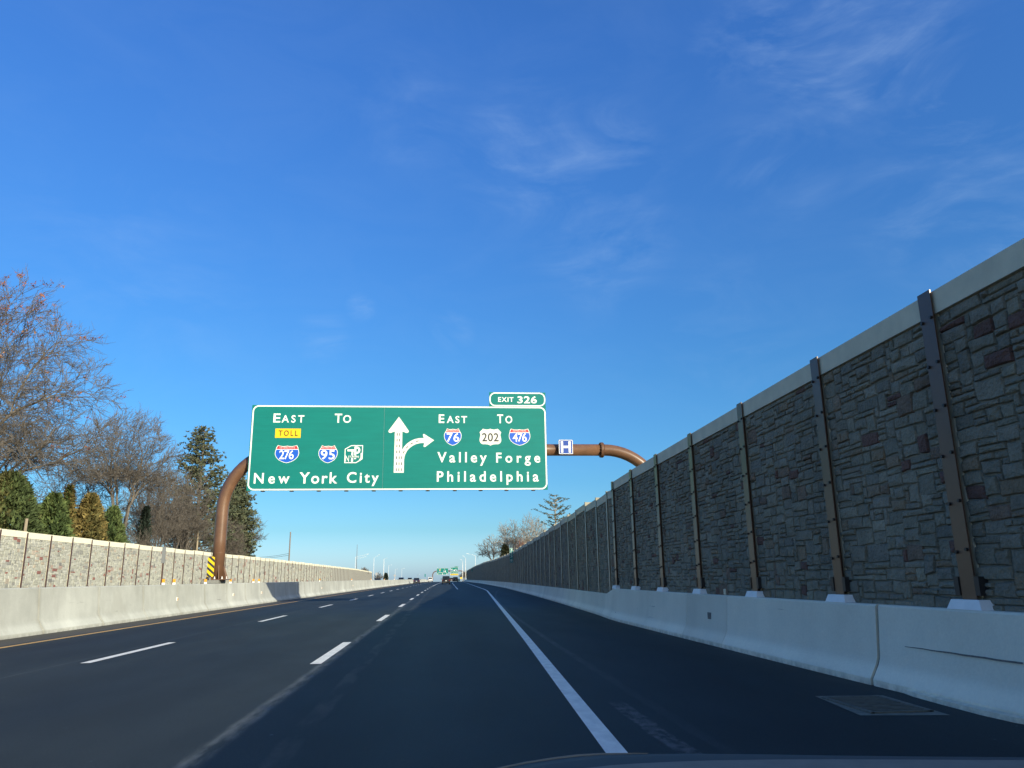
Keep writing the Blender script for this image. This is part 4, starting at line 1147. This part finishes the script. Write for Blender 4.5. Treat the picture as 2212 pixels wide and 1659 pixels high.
cone_tree('conifer', 'slim yellow-green conifer peak just behind the green cone', -35.9, 78.6, 10.3, 1.5, GLD[1:] + GRN[:1], 53, 4200, .85, .24)
cone_tree('conifer', 'golden brown conical conifer with flaky foliage', -35.5, 82.5, 9.9, 2.75, GLD, 54, 8500, .62, .24, .10)
cone_tree('conifer', 'small green conifer right of the golden one', -35.4, 88, 9.1, 2.6, GRN, 55, 7500, .72, .24)
cone_tree('conifer', 'thin dark spruce half hidden in the thicket', -37.3, 102.6, 10.4, 1.25, SPR, 56, 2600, .9, .30, .3)

def pine(name, label, X, Y, H, xl, xr, cols, seed, whorls=16, per=6, start=.2, clump=.55, n_clump=16, density=1.0, shape=None, layered=False, group=None, bark=None, cat='tree'):
    rnd = random.Random(seed); fo = MB(); br = MB(); tr = MB()
    half = (xr - xl) / 2 * 1.22; cx_ = (xl + xr) / 2 - X
    tr.tube([(0, 0, 0), (rnd.uniform(-.1, .1), 0, H * .4), (0, 0, H * .75), (0, 0, H * .985)], [H * .014 + .05, H * .011 + .03, H * .006 + .02, .02], 8)
    for wv in range(whorls):
        f = start + (1 - start) * (wv + rnd.uniform(-.3, .3)) / whorls; f = min(max(f, start), .98); h = f * H
        g_ = (f - start) / (1 - start)
        prof = shape(g_) if shape else (1 - g_) ** .7
        for k in range(per):
            a = rnd.random() * 6.2832
            L = half * prof * rnd.uniform(.62, 1.12)
            if L < .25: L = .25
            d = Vector((math.cos(a), math.sin(a), rnd.uniform(.02, .35) if not layered else rnd.uniform(-.02, .16)))
            p0 = Vector((cx_ * min(1, f * 1.3) * .0, 0, h)); pts = [p0]; p = p0.copy(); dd = d.normalized()
            ns = 4
            for i in range(ns):
                dd = (dd + Vector((0, 0, .10)) + perp(dd, rnd) * .1).normalized(); p = p + dd * (L / ns); pts.append(p.copy())
            br.tube(pts, [.05 + L * .012, .04 + L * .008, .03, .02, .012], 4, cap=False)
            nn = max(2, int(n_clump * density * L / half))
            for c in range(nn):
                u = rnd.uniform(.30 if not layered else .35, 1.0); q = u * ns; i = min(int(q), ns - 1); pp = pts[i].lerp(pts[i + 1], q - i)
                off = Vector((rnd.gauss(0, 1), rnd.gauss(0, 1), rnd.gauss(0, .35 if layered else .6))) * clump * (.55 if not layered else .5)
                pp = pp + off
                col = rnd.choice(cols)
                for _ in range(7):
                    dn = Vector((rnd.gauss(0, 1), rnd.gauss(0, 1), abs(rnd.gauss(.5, .8)))).normalized(); s_ = clump * rnd.uniform(.35, .75)
                    wq = perp(dn, rnd); k2 = rnd.uniform(.82, 1.2); cc = (col[0] * k2, col[1] * k2, col[2] * k2)
                    fo.add([tuple(pp - wq * s_ * .24), tuple(pp + wq * s_ * .24), tuple(pp + dn * s_)], [(0, 1, 2)], cc)
    t_ = thing(name, label, cat, (X, Y, 0), group)
    for mb, nm, mt in ((tr, 'trunk', bark or M['bark']), (br, 'branches', bark or M['bark']), (fo, 'foliage', M['leaf'])):
        v = np.array(mb.v)
        if nm != 'trunk' and len(v): v[:, 0] += cx_ * np.clip(v[:, 2] / H, 0, 1) * .5
        mb.v = [tuple(map(float, q)) for q in v]
        o = bpy.data.objects.new(nm, mb.mesh(nm, mt)); COL.objects.link(o); o.parent = t_
    return t_
PIN = [(.090, .108, .066), (.105, .122, .070), (.075, .092, .058), (.115, .122, .072)]
pine('pine_tree', 'tall dense dark green pine left of the gantry column', -38.6, 128, 25.8, -44.3, -33.6, PIN, 61, 22, 9, .22, .78, 26, 1.0,
     shape=lambda g: (1.0 if g < .25 else (1 - g) / .75) ** .62 * .96 + .06, group='pines behind the left stone wall')
pine('pine_tree', 'shorter dark pine partly hidden behind the gantry column', -36.9, 144, 20.2, -40.2, -33.6, PIN, 62, 24, 11, .20, .85, 28, 1.0,
     shape=lambda g: (1.0 if g < .35 else (1 - g) / .65) ** .6 * .95 + .07, group='pines behind the left stone wall')
# right-hand side, above the far noise wall
PIR = [(.11, .125, .075), (.14, .155, .09), (.08, .095, .06)]
pine('pine_tree', 'lone open-branched pine standing above the shaded wall on the right', 22.2, 150, 17.2, 18.4, 25.6, PIR, 63, 9, 5, .62, .42, 22, 1.0,
     shape=lambda g: (.96 if g < .25 else 1.0 - (g - .25) * .55) if g < .62 else (1 - g) * 2.0 + .06, layered=True, bark=M['bark_pale'])
RG = 'bare trees above the right-hand wall'
place_tree('bare_tree', 'lowest rounded bare tree at the left of the group over the right wall', 12.9, 190, 11.8, 8.6, 16.0, M['bark_pale'], 71, group=RG, n=340, rad=.2, z0=7.6, fork=.4, thick=.03, twig_len=.8)
place_tree('bare_tree', 'bare tree with two leaning pale limbs over the right wall', 17.2, 180, 14.6, 12.4, 19.4, M['bark_pale'], 72, group=RG, n=400, rad=.22, z0=9.6, fork=.45, stems=2, thick=.03, twig_len=.8)
place_tree('bare_tree', 'tallest bushy bare tree over the right wall, next to the lone pine', 20.6, 175, 15.4, 16.6, 25.0, M['bark_pale'], 73, group=RG, n=650, rad=.2, z0=9.8, fork=.35, stems=3, thick=.028, twig_len=.8)
place_tree('bare_tree', 'short bare tree in the dip between the bigger ones over the right wall', 18.2, 186, 12.4, 15.6, 21.5, M['bark_pale'], 74, group=RG, n=380, rad=.16, z0=8, fork=.35, stems=2, thick=.028)
cone_tree('conifer', 'small dark cedar just above the right wall top', 14.6, 178, 8.3, 1.7, [(.045, .055, .03), (.06, .065, .032)], 57, 2500, .6, .35, .2, group='evergreens above the right wall')
place_tree('bush', 'reddish twiggy bush behind the milepost panel', 17.0, 165, 9.3, 15.6, 18.6, mat('reddish_twig', (.22, .12, .09), .95), 75, cat='bush', group='leafless bushes over the right wall', n=500, rad=.07, z0=6, fork=.2, stems=4, thick=.02)
FG = 'tiny far trees'
place_tree('bare_tree', 'hazy bare tree just above the far end of the left wall', -32.2, 345, 6.6, -34.6, -30.6, M['bark'], 76, group=FG, n=300, rad=.12, z0=4.6, fork=.3, stems=3, thick=.035)
place_tree('bare_tree', 'small distant bare tree between the far light poles', -32.5, 420, 5.9, -35.3, -29.3, M['bark'], 77, group=FG, n=200, rad=.2, z0=3.4, fork=.4, stems=1, thick=.045)
cone_tree('bush', 'distant round dark bush beyond the end of the left wall', -28.4, 420, 4.2, 1.1, SPR, 58, 900, .35, .4, .2, cat='bush', group=FG)
place_tree('bare_tree', 'distant bare trees right of the far gantry, by the amber sign', 12.4, 430, 6.6, 10.0, 15.4, M['bark'], 78, group=FG, n=300, rad=.14, z0=3.8, fork=.3, stems=4, thick=.045)

# ------------------------------------------------------------------ poles
def pole(name, label, cat, X, Y, ztop_, r0, r1, mt, group=None, arm=None, lamp=None, double=False):
    t_ = thing(name, label, cat, (X, Y, zr(Y)), group)
    b_ = MB(); b_.tube([(X, Y, zr(Y)), (X, Y, (ztop_ + zr(Y)) / 2), (X, Y, ztop_)], [r0, (r0 + r1) / 2, r1], 8); b_.build('pole', mt, t_, smooth='all')
    if arm:
        dx_, dz_ = arm
        for k in range(2 if double else 1):
            b_ = MB(); z_ = ztop_ - .2 - .7 * k
            b_.tube([(X, Y, z_), (X + dx_ * .3, Y, z_ + dz_ * .45), (X + dx_, Y, z_ + dz_)], [.05, .045, .04], 6, cap=False); b_.build('arm', mt, t_)
    if lamp:
        x_, z_ = X + arm[0], ztop_ - .2 + arm[1]; s = 1 if arm[0] > 0 else -1
        b_ = MB(); w = lamp
        v = [(x_, Y - .18, z_ - .05), (x_ + s * w, Y - .16, z_ - .02 + abs(arm[1]) * .25), (x_ + s * w, Y + .16, z_ - .02 + abs(arm[1]) * .25), (x_, Y + .18, z_ - .05),
             (x_, Y - .15, z_ + .12), (x_ + s * w, Y - .1, z_ + .08 + abs(arm[1]) * .25), (x_ + s * w, Y + .1, z_ + .08 + abs(arm[1]) * .25), (x_, Y + .15, z_ + .12)]
        b_.add(v, [(0, 3, 2, 1), (4, 5, 6, 7), (0, 1, 5, 4), (1, 2, 6, 5), (2, 3, 7, 6), (3, 0, 4, 7)])
        o = b_.build('lamp_head', M['galv_white'], t_); fix_normals(o.data)
    return t_
pole('timber_pole', 'short cut-off timber pole poking above the left wall beside a conifer', 'pole', -34.2, 68, 6.55, .13, .12, M['wood'])
pole('timber_pole', 'slim pale timber pole in front of the tall pine', 'pole', -33.9, 113.4, 9.0, .13, .11, M['wood'])
up_pole = pole('utility_pole', 'bare wooden utility pole standing alone behind the left wall', 'utility pole', -33.3, 178, 11.8, .17, .13, mat('grey_pole_timber', (.20, .17, .14), .9, noise=(6, .2)))
for k, (z_, sg_) in enumerate(((7.15, 1.0), (6.75, .75))):
    b = MB(); P0 = Vector((-33.3, 178, z_)); P1 = Vector((-52, 186, z_ + .6 - .3 * k)); pts = []
    for i in range(15):
        f = i / 14; p = P0.lerp(P1, f); p.z -= sg_ * 4 * f * (1 - f); pts.append(p)
    b.tube(pts, .03, 4, cap=False)
    tag(b.build('overhead_wire', M['wire']), 'sagging wire running left from the utility pole, %s of the two' % ('upper' if k == 0 else 'lower'), 'wire', 'wires from the utility pole')
LG = 'light poles along the far median and verge'
pole('tall_pole', 'tall dark thin mast rising behind the left wall near its far end', 'pole', -32.3, 310, 14.6, .17, .07, mat('dark_mast_steel', (.17, .17, .18), .6), None)
pole('light_pole', 'pale light pole with long double arm beside the dark mast', 'street light', -33.3, 315, 10.0, .12, .07, M['galv_white'], LG, (4.4, 1.1), .7, True)
pole('light_pole', 'pale light pole at the end of the left wall with short curved arm', 'street light', -31.9, 385, 11.4, .15, .09, M['galv_white'], LG, (2.2, 1.4), .5)
pole('light_pole', 'thick pale pole right of the end of the left wall', 'street light', -30.6, 434, 12.1, .19, .12, M['galv_white'], LG, (1.3, .5), .4)
pole('light_pole', 'shorter pale pole beside the distant dark bush', 'street light', -29.0, 450, 8.8, .11, .07, M['galv_white'], LG, (1.4, .5), .4)
pole('light_pole', 'faint distant pole near the round sign back', 'street light', -28.1, 500, 7.2, .08, .06, M['galv_white'], LG, (1.3, .4), .4)
pole('light_pole', 'faint distant pole above the opposite dark car', 'street light', -24.0, 500, 7.6, .08, .06, M['galv_white'], LG, (1.3, .4), .4)
pole('light_pole', 'tiny grey post above the dark hatchback', 'street light', -14.0, 500, 4.2, .09, .07, M['galv'], LG, (.8, .2), .3)
RG2 = 'light poles by the end of the right wall'
pole('light_pole', 'bright light pole nearest the road at the end of the right wall', 'street light', 10.35, 370, 8.8, .17, .11, M['galv_white'], RG2, (-.55, 1.1), .75)
pole('light_pole', 'taller bright light pole rising at the corner of the right wall', 'street light', 11.1, 350, 9.8, .14, .10, M['galv_white'], RG2, (-.65, 1.1), .75)
pole('light_pole', 'pale light pole behind the right wall with long arm to the left', 'street light', 13.2, 300, 9.7, .10, .08, M['galv_white'], RG2, (-2.5, .7), .9)
pole('light_pole', 'thin short pole between the amber sign and the right wall end', 'street light', 11.3, 400, 4.2, .08, .07, M['galv_white'], RG2, (-.5, .1), .2)

# far signs
def board(name, label, cat, poly, X, Y, zc, s, mt, zfoot):
    t_ = thing(name, label, cat, (X, Y, zfoot))
    b_ = MB(); b_.prism([(X + x * s, zc + z * s) for x, z in poly], Y, Y + .03); b_.build('sign_plate', mt, t_)
    b_ = MB(); b_.box(X - .05, X + .05, Y + .04, Y + .12, zfoot, zc + s * .3); b_.build('post', M['galv'], t_)
    return t_
board('warning_sign', 'small yellow diamond warning sign at the foot of the far light poles', 'road sign', [(0, -1), (1, 0), (0, 1), (-1, 0)], 8.65, 330, 1.40, .52, M['sign_yellow'], 0)
board('road_sign', 'diamond sign seen from behind beyond the far end of the left wall', 'road sign', [(0, -1), (1, 0), (0, 1), (-1, 0)], -31.7, 400, 4.0, .85, M['sign_back'], zr(400))
board('road_sign', 'round-topped sign seen from behind over the median near far poles', 'road sign', [(math.cos(a * .5236), math.sin(a * .5236)) for a in range(12)], -17.0, 300, 2.6, .45, M['sign_back'], 0)
board('route_sign', 'small pale green sign low on the right shoulder far ahead', 'road sign', [(-1, -1), (1, -1), (1, 1), (-1, 1)], 7.05, 300, .62, .42, mat('pale_green_sheeting', (.35, .52, .46), .5), 0)
b_t = thing('milepost_sign', 'tiny narrow green milepost above the median between hatchback and pickup', 'milepost', (-7.95, 420, 1.0))
b = MB(); b.box(-8.2, -7.7, 420, 420.03, 2.25, 3.75); b.build('sign_plate', M['sign_green'], b_t)
b = MB(); b.box(-7.98, -7.92, 420.04, 420.1, zr(420), 3.0); b.build('post', M['galv'], b_t)

# far gantry with two signs (it stands beyond the crest of the road)
YF = 500.0; FZ = zr(YF)
fg = thing('sign_gantry', 'distant brown arched gantry carrying two green signs over the crest', 'sign gantry', (-4.76, YF, FZ))
def pf(x, z): return (x, YF, z)
fp = [pf(-4.76, FZ), pf(-4.76, 2.6)] + [pf(-2.3 - 2.46 * math.cos(math.radians(a)), 3.4 + 2.46 * math.sin(math.radians(a)) * 1.0) for a in range(0, 91, 10)] + [pf(4, 5.86), pf(12.6, 5.86)] + \
     [pf(12.6 + 3.0 * math.sin(math.radians(a)), 2.86 + 3.0 * math.cos(math.radians(a))) for a in range(10, 91, 10)] + [pf(15.6, FZ)]
b = MB(); b.tube(fp, .30, 12, cap=False); b.build('arch_tube', mat('far_brown_paint', (.16, .10, .075), .5), fg, smooth='all')
b = MB(); b.tube([pf(5.2, 5.86), pf(5.9, 5.86)], .52, 12); b.build('flange', M['post_left'], fg)
q_ = lambda a, c: (1650 + a / 11.06, 2210 + c / 11.06)
def to_world(px, py, Y):
    a = (px - 2016) / 3030.; c = -(py - 1512) / 3030.
    d = right * a + up * c + fwd
    return d.x * Y / d.y, CAM_H + d.z * Y / d.y
def fbox(a0, c0, a1, c1):
    x0_, zt = to_world(*q_(a0, c0), YF - .6); x1_, zb_ = to_world(*q_(a1, c1), YF - .6); return x0_, zb_, x1_, zt
s1 = thing('guide_sign', 'distant green overhead sign reading New York City on the left of the far gantry', 'road sign', (0, YF - .6, 5))
X0, Z0, X1, Z1 = fbox(775, 302, 1272, 578)
b = MB(); b.box(X0, X1, YF - .6, YF - .5, Z0, Z1); b.build('sign_panel', M['sign_green'], s1)
yf = YF - .64
ring(X0 + .03, Z0 + .03, X1 - .03, Z1 - .03, .25, .06, yf, 4).build('border', M['sign_white'], s1)
W = X1 - X0; H = Z1 - Z0
def rel(a, c, d, e): return X0 + a * W, Z0 + c * H, X0 + d * W, Z0 + e * H
letters('legend', 'EAST', *rel(.17, .82, .34, .91), yf, M['sign_white'], s1, .02)
letters('legend', 'TO', *rel(.62, .82, .72, .91), yf, M['sign_white'], s1, .02)
flat([(X0 + .19 * W, Z0 + .67 * H), (X0 + .34 * W, Z0 + .67 * H), (X0 + .34 * W, Z0 + .76 * H), (X0 + .19 * W, Z0 + .76 * H)], yf).build('toll_plaque', M['sign_yellow'], s1)
interstate(s1, rel(.20, .46, .32, .62), '276', rel(.22, .49, .30, .56), True, yf)
interstate(s1, rel(.54, .44, .64, .61), '95', rel(.56, .47, .62, .56), False, yf)
x0_, z0_, x1_, z1_ = rel(.68, .44, .79, .61)
flat([(x0_, z0_), (x0_, z1_ - .3), (x0_ + .3, z1_), (x1_, z1_), (x1_, z0_ + .3), (x1_ - .3, z0_)], yf).build('turnpike_emblem', M['sign_white'], s1)
letters('legend', 'New York City', *rel(.13, .21, .84, .37), yf, M['sign_white'], s1, .02)
for c in (.09, .49, .89):
    px_, pz_ = X0 + c * W, Z0 + .11 * H
    flat([(px_, pz_ - .33), (px_ + .36, pz_ + .02), (px_ + .12, pz_ + .02), (px_ + .12, pz_ + .33), (px_ - .12, pz_ + .33), (px_ - .12, pz_ + .02), (px_ - .36, pz_ + .02)], yf).build('down_arrow', M['sign_white'], s1)
s2 = thing('guide_sign', 'distant green exit sign with yellow bottom strip on the right of the far gantry', 'road sign', (6, YF - .6, 5))
X0, Z0, X1, Z1 = fbox(1370, 266, 1700, 548); W = X1 - X0; H = Z1 - Z0
b = MB(); b.box(X0, X1, YF - .6, YF - .5, Z0, Z1); b.build('sign_panel', M['sign_green'], s2)
ring(X0 + .03, Z0 + .03, X1 - .03, Z1 - .03, .2, .06, yf, 4).build('border', M['sign_white'], s2)
letters('legend', 'EAST', *rel(.05, .64, .32, .76), yf, M['sign_white'], s2, .02)
letters('legend', 'TO', *rel(.6, .64, .75, .76), yf, M['sign_white'], s2, .02)
interstate(s2, rel(.11, .44, .27, .62), '76', rel(.14, .47, .24, .56), False, yf)
flat(us_shield(*rel(.40, .44, .61, .62)), yf).build('route_shield', M['sign_white'], s2)
interstate(s2, rel(.72, .44, .9, .62), '476', rel(.75, .47, .87, .56), True, yf)
letters('legend', 'Valley Forge', *rel(.05, .23, .95, .38), yf, M['sign_white'], s2, .02)
letters('legend', 'Philadelphia', *rel(.05, .04, .95, .17), yf, M['sign_white'], s2, .02)
tx0, tz0, tx1, tz1 = fbox(1550, 218, 1700, 266)
b = MB(); b.box(tx0, tx1, YF - .6, YF - .5, tz0 + .01, tz1); tb = b.build('exit_tab', M['sign_green'], s2)
letters('tab_legend', 'EXIT 326', tx0 + .2, tz0 + .2, tx1 - .2, tz1 - .2, yf, M['sign_white'], tb, .02)
tx0, tz0, tx1, tz1 = fbox(1362, 552, 1703, 604)
b = MB(); b.box(tx0, tx1, YF - .6, YF - .5, tz0, tz1 - .01); tb = b.build('exit_only_strip', M['sign_yellow'], s2)
letters('strip_legend', 'EXIT ONLY', tx0 + 1.3, tz0 + .2, tx1 - 1.3, tz1 - .25, yf, M['sign_black'], tb, .01)
for px_ in (tx0 + .75, tx1 - .75):
    pz_ = (tz0 + tz1) / 2
    flat([(px_ + .3, pz_ + .3), (px_ + .25, pz_ - .12), (px_ + .1, pz_ + .02), (px_ - .2, pz_ - .3), (px_ - .32, pz_ - .18), (px_ - .02, pz_ + .14), (px_ - .16, pz_ + .28)], yf).build('arrow', M['sign_black'], tb)

# ------------------------------------------------------------------ vehicles
def vehicle(name, label, cat, X, Y, kind, body, face=1, group=None, roof_glass=True):
    """rear at local y=0, front towards +y; face=-1 turns it to drive towards the camera"""
    P = dict(
        suv=dict(w=1.92, L=4.9, h=1.80, belt=1.10, g=.22, rear=.10, hood=1.02, hl=1.25, roof_w=.70, wheel=.37),
        van=dict(w=1.98, L=5.1, h=1.80, belt=1.05, g=.20, rear=.06, hood=1.05, hl=1.05, roof_w=.78, wheel=.35),
        hatch=dict(w=1.84, L=4.3, h=1.55, belt=.98, g=.20, rear=.22, hood=.92, hl=1.15, roof_w=.66, wheel=.34),
        sedan=dict(w=1.84, L=4.7, h=1.45, belt=.92, g=.18, rear=.75, hood=.88, hl=1.25, roof_w=.66, wheel=.33),
        pickup=dict(w=1.98, L=5.7, h=1.86, belt=1.12, g=.26, rear=1.95, hood=1.12, hl=1.35, roof_w=.74, wheel=.39))[kind]
    t_ = thing(name, label, cat, (0, 0, 0), group)
    hw = P['w'] / 2; L = P['L']; belt = P['belt']; h = P['h']; rw = hw * P['roof_w'] if kind == 'x' else hw * (.80 if kind != 'van' else .86)
    # lower body: rings along y
    b_ = MB(); st = [(0.0, .86), (.12, .97), (.6, 1.0), (L - .9, 1.0), (L - .25, .95), (L, .80)]
    K = 8
    for (y_, k_) in st:
        bz = belt if y_ < L - P['hl'] - .2 else P['hood']
        if y_ >= L - .25: bz = P['hood'] - (.10 if y_ < L else .28)
        if y_ <= 0.0: bz = belt - .04
        w_ = hw * k_
        b_.v += [(-w_ * .90, y_, P['g']), (-w_, y_, P['g'] + .18), (-w_, y_, bz - .22), (-w_ * .93, y_, bz), (w_ * .93, y_, bz), (w_, y_, bz - .22), (w_, y_, P['g'] + .18), (w_ * .90, y_, P['g'])]
    for i in range(len(st) - 1):
        for j in range(K): b_.f.append((i * K + j, i * K + (j + 1) % K, (i + 1) * K + (j + 1) % K, (i + 1) * K + j)); b_.mi.append(0)
    b_.f += [tuple(range(K)), tuple((len(st) - 1) * K + j for j in range(K))]; b_.mi += [0, 0]
    me = b_.mesh('body', body, smooth=30); fix_normals(me); o = bpy.data.objects.new('body', me); COL.objects.link(o); o.parent = t_
    # cabin
    b_ = MB(); ya = P['rear']; yr = ya + (.28 if kind != 'sedan' else .55); yf_ = L - P['hl'] - .75; yw = L - P['hl'] + (.0 if kind != 'van' else .1)
    if kind == 'pickup': yf_ = L - P['hl'] - .7
    bw = hw * .93
    rings = [(ya, bw, belt, belt), (yr, rw, belt, h - .03), ((yr + yf_) / 2, rw * 1.01, belt, h), (yf_, rw, belt, h - .03), (yw, bw * .96, belt, belt)]
    v = [(-bw, ya, belt - .01), (bw, ya, belt - .01), (-rw, yr, h - .05), (rw, yr, h - .05), (-rw * .9, yr + .05, h), (rw * .9, yr + .05, h), (-rw * .9, yf_, h), (rw * .9, yf_, h), (-rw, yf_ + .03, h - .05), (rw, yf_ + .03, h - .05), (-bw * .95, yw, belt - .01), (bw * .95, yw, belt - .01)]
    f = [(0, 1, 3, 2), (2, 3, 5, 4), (4, 5, 7, 6), (6, 7, 9, 8), (8, 9, 11, 10), (0, 2, 8, 10), (1, 11, 9, 3), (2, 4, 6, 8), (3, 9, 7, 5)]
    b_.add(v, f); me = b_.mesh('cabin', body, smooth=30); fix_normals(me); o = bpy.data.objects.new('cabin', me); COL.objects.link(o); o.parent = t_
    def quad(nm, pts, mt, d):
        q = MB(); P3 = [Vector(p) + Vector(d) for p in pts]; q.add([tuple(p) for p in P3], [tuple(range(len(P3)))])
        o_ = bpy.data.objects.new(nm, q.mesh(nm, mt)); COL.objects.link(o_); o_.parent = t_; return o_
    def L2(a, c, s_): return tuple(Vector(a).lerp(Vector(c), s_))
    A, B_, C_, D_ = v[0], v[1], v[3], v[2]
    quad('rear_window', [L2(L2(A, D_, .12), L2(B_, C_, .12), .08), L2(L2(A, D_, .12), L2(B_, C_, .12), .92), L2(L2(A, D_, .86), L2(B_, C_, .86), .93), L2(L2(A, D_, .86), L2(B_, C_, .86), .07)], M['glass'], (0, -.008, .004))
    A, B_, C_, D_ = v[10], v[11], v[9], v[8]
    quad('windscreen', [L2(L2(A, D_, .1), L2(B_, C_, .1), .07), L2(L2(A, D_, .1), L2(B_, C_, .1), .93), L2(L2(A, D_, .88), L2(B_, C_, .88), .93), L2(L2(A, D_, .88), L2(B_, C_, .88), .07)], M['glass'], (0, .008, .004))
    for s_, (a, c, d, e) in ((-1, (v[0], v[10], v[8], v[2])), (1, (v[1], v[11], v[9], v[3]))):
        lo1, lo2 = L2(a, c, .10), L2(a, c, .90); hi1, hi2 = L2(e, d, .06), L2(e, d, .97)
        quad('side_window', [L2(lo1, hi1, .10), L2(lo2, hi2, .10), L2(lo2, hi2, .84), L2(lo1, hi1, .84)], M['glass'], (s_ * .008, 0, .002))
    def bx(nm, x0_, x1_, y0_, y1_, z0_, z1_, mt, ch=.0):
        q = MB(); q.box(x0_, x1_, y0_, y1_, z0_, z1_, ch=ch); o_ = bpy.data.objects.new(nm, q.mesh(nm, mt)); COL.objects.link(o_); o_.parent = t_; return o_
    bx('rear_bumper', -hw * .93, hw * .93, -.10, .10, P['g'] + .02, P['g'] + .34, M['plastic'] if kind != 'pickup' else M['rim'], .03)
    bx('number_plate', -.16, .16, -.035, -.012, belt - .42, belt - .26, M['plate'])
    for s_ in (-1, 1):
        bx('tail_lamp', min(s_ * hw * .70, s_ * hw * .88), max(s_ * hw * .70, s_ * hw * .88), -.03, .10, belt - .36, belt - .04, M['tail_red'], .01)
        bx('mirror', min(s_ * (hw + .02), s_ * (hw + .22)), max(s_ * (hw + .02), s_ * (hw + .22)), L - P['hl'] - .62, L - P['hl'] - .48, belt - .02, belt + .16, M['plastic'], .02)
        for yw_ in (.85, L - .95):
            r = P['wheel']; q = MB(); xo = s_ * (hw - .02); xi = s_ * (hw - .24)
            q.tube([(xi, yw_, r), (xo, yw_, r)], r, 16)
            o_ = bpy.data.objects.new('wheel', q.mesh('wheel', M['tyre'], smooth=40)); COL.objects.link(o_); o_.parent = t_
            q = MB(); q.tube([(xo, yw_, r), (xo + s_ * .012, yw_, r)], r * .62, 12)
            o2 = bpy.data.objects.new('rim', q.mesh('rim', M['rim'])); COL.objects.link(o2); o2.parent = o_
    if kind in ('suv', 'van', 'hatch'):
        bx('roof_spoiler', -rw * .85, rw * .85, yr - .12, yr + .10, h - .05, h - .015, body, .008)
    if kind == 'pickup':
        bx('tailgate', -hw * .80, hw * .80, -.02, .0, .62, belt - .03, body, .004)
    t_.rotation_euler = (0, 0, 0 if face > 0 else math.pi)
    t_.location = (X, Y, zr(Y) + .004)
    return t_
vehicle('suv', 'large dark suv seen from behind in the middle lane, biggest of the traffic ahead', 'car', 1.32, 181, 'suv', M['car_dark'])
vehicle('hatchback', 'dark navy hatchback in the left lane beside the median barrier', 'car', -6.75, 228, 'hatch', M['car_navy'])
vehicle('pickup_truck', 'white pickup truck far ahead in the left lane below the far gantry column', 'pickup', -3.95, 318, 'pickup', M['car_white'])
vehicle('suv', 'black suv ahead in the right lane beyond the largest dark suv', 'car', 5.75, 302, 'van', M['car_black'])
vehicle('car', 'small maroon car half hidden between the two dark suvs', 'car', 4.55, 330, 'hatch', M['car_red'])
vehicle('suv', 'dark car roof of oncoming traffic showing above the median barrier, nearest the left wall end', 'car', -16.4, 214, 'hatch', M['car_black'], -1)
vehicle('suv', 'dark oncoming car roof with sloping windscreen above the median barrier left of the hatchback', 'car', -12.6, 262, 'suv', M['car_navy'], -1)
vehicle('car', 'smallest distant dark car roof just left of the hatchback', 'car', -12.4, 330, 'suv', M['car_black'], -1)

# ------------------------------------------------------------------ edge of the camera car
dash = thing('car_cowl', 'dark rounded cowl edge of the camera car at the bottom of the view', 'car part', (.3, .8, 1.0))
def dpt(x, y, Y):
    a = (x * 4032 / 2212 - 2016) / 3030.; c = -(y * 4032 / 2212 - 1512) / 3030.
    d = right * a + up * c + fwd; return Vector((d.x * Y / d.y, Y, CAM_H + d.z * Y / d.y))
edge = [dpt(x, y, .86) for x, y in [(1040, 1670), (1085, 1660), (1140, 1649), (1200, 1640), (1250, 1634), (1300, 1630.5), (1400, 1628.5), (1500, 1628), (1650, 1629.5), (1800, 1632), (2000, 1634.5), (2212, 1636.5), (2300, 1637)]]
inn = [dpt(x, y, .80) for x, y in [(1150, 1680), (1190, 1672), (1230, 1664), (1270, 1658.5), (1320, 1653), (1370, 1649.5), (1450, 1645.5), (1540, 1642.5), (1680, 1640.5), (1820, 1640), (2010, 1641), (2212, 1642), (2300, 1642)]]
b = MB(); n_ = len(edge)
low = [p + Vector((0, .05, -.12)) for p in edge]
b.v = [tuple(p) for p in low] + [tuple(p) for p in edge] + [tuple(p.lerp(q, .5) + Vector((0, 0, .0015))) for p, q in zip(edge, inn)] + [tuple(p) for p in inn]
for r_ in range(3):
    for i in range(n_ - 1): b.f.append((r_ * n_ + i, r_ * n_ + i + 1, (r_ + 1) * n_ + i + 1, (r_ + 1) * n_ + i)); b.mi.append(0)
o = b.build('rim', M['dash_dark'], dash, smooth='all')
b = MB(); b.tube([p + Vector((0, .002, .0)) for p in edge[:7]], [.0012, .0014, .0016, .0018, .0018, .0014, .0006], 6); b.build('edge_glint', M['dash_grey'], dash, smooth='all')  # paler thin tube standing in for light caught along the rim edge
b = MB(); near_ = [Vector((p.x * .72 + .02, .42, p.z + .012)) for p in inn]
b.v = [tuple(p) for p in inn] + [tuple(p) for p in near_]
for i in range(n_ - 1): b.f.append((i, i + 1, n_ + i + 1, n_ + i)); b.mi.append(0)
b.build('grille_panel', M['dash_grey'], dash)
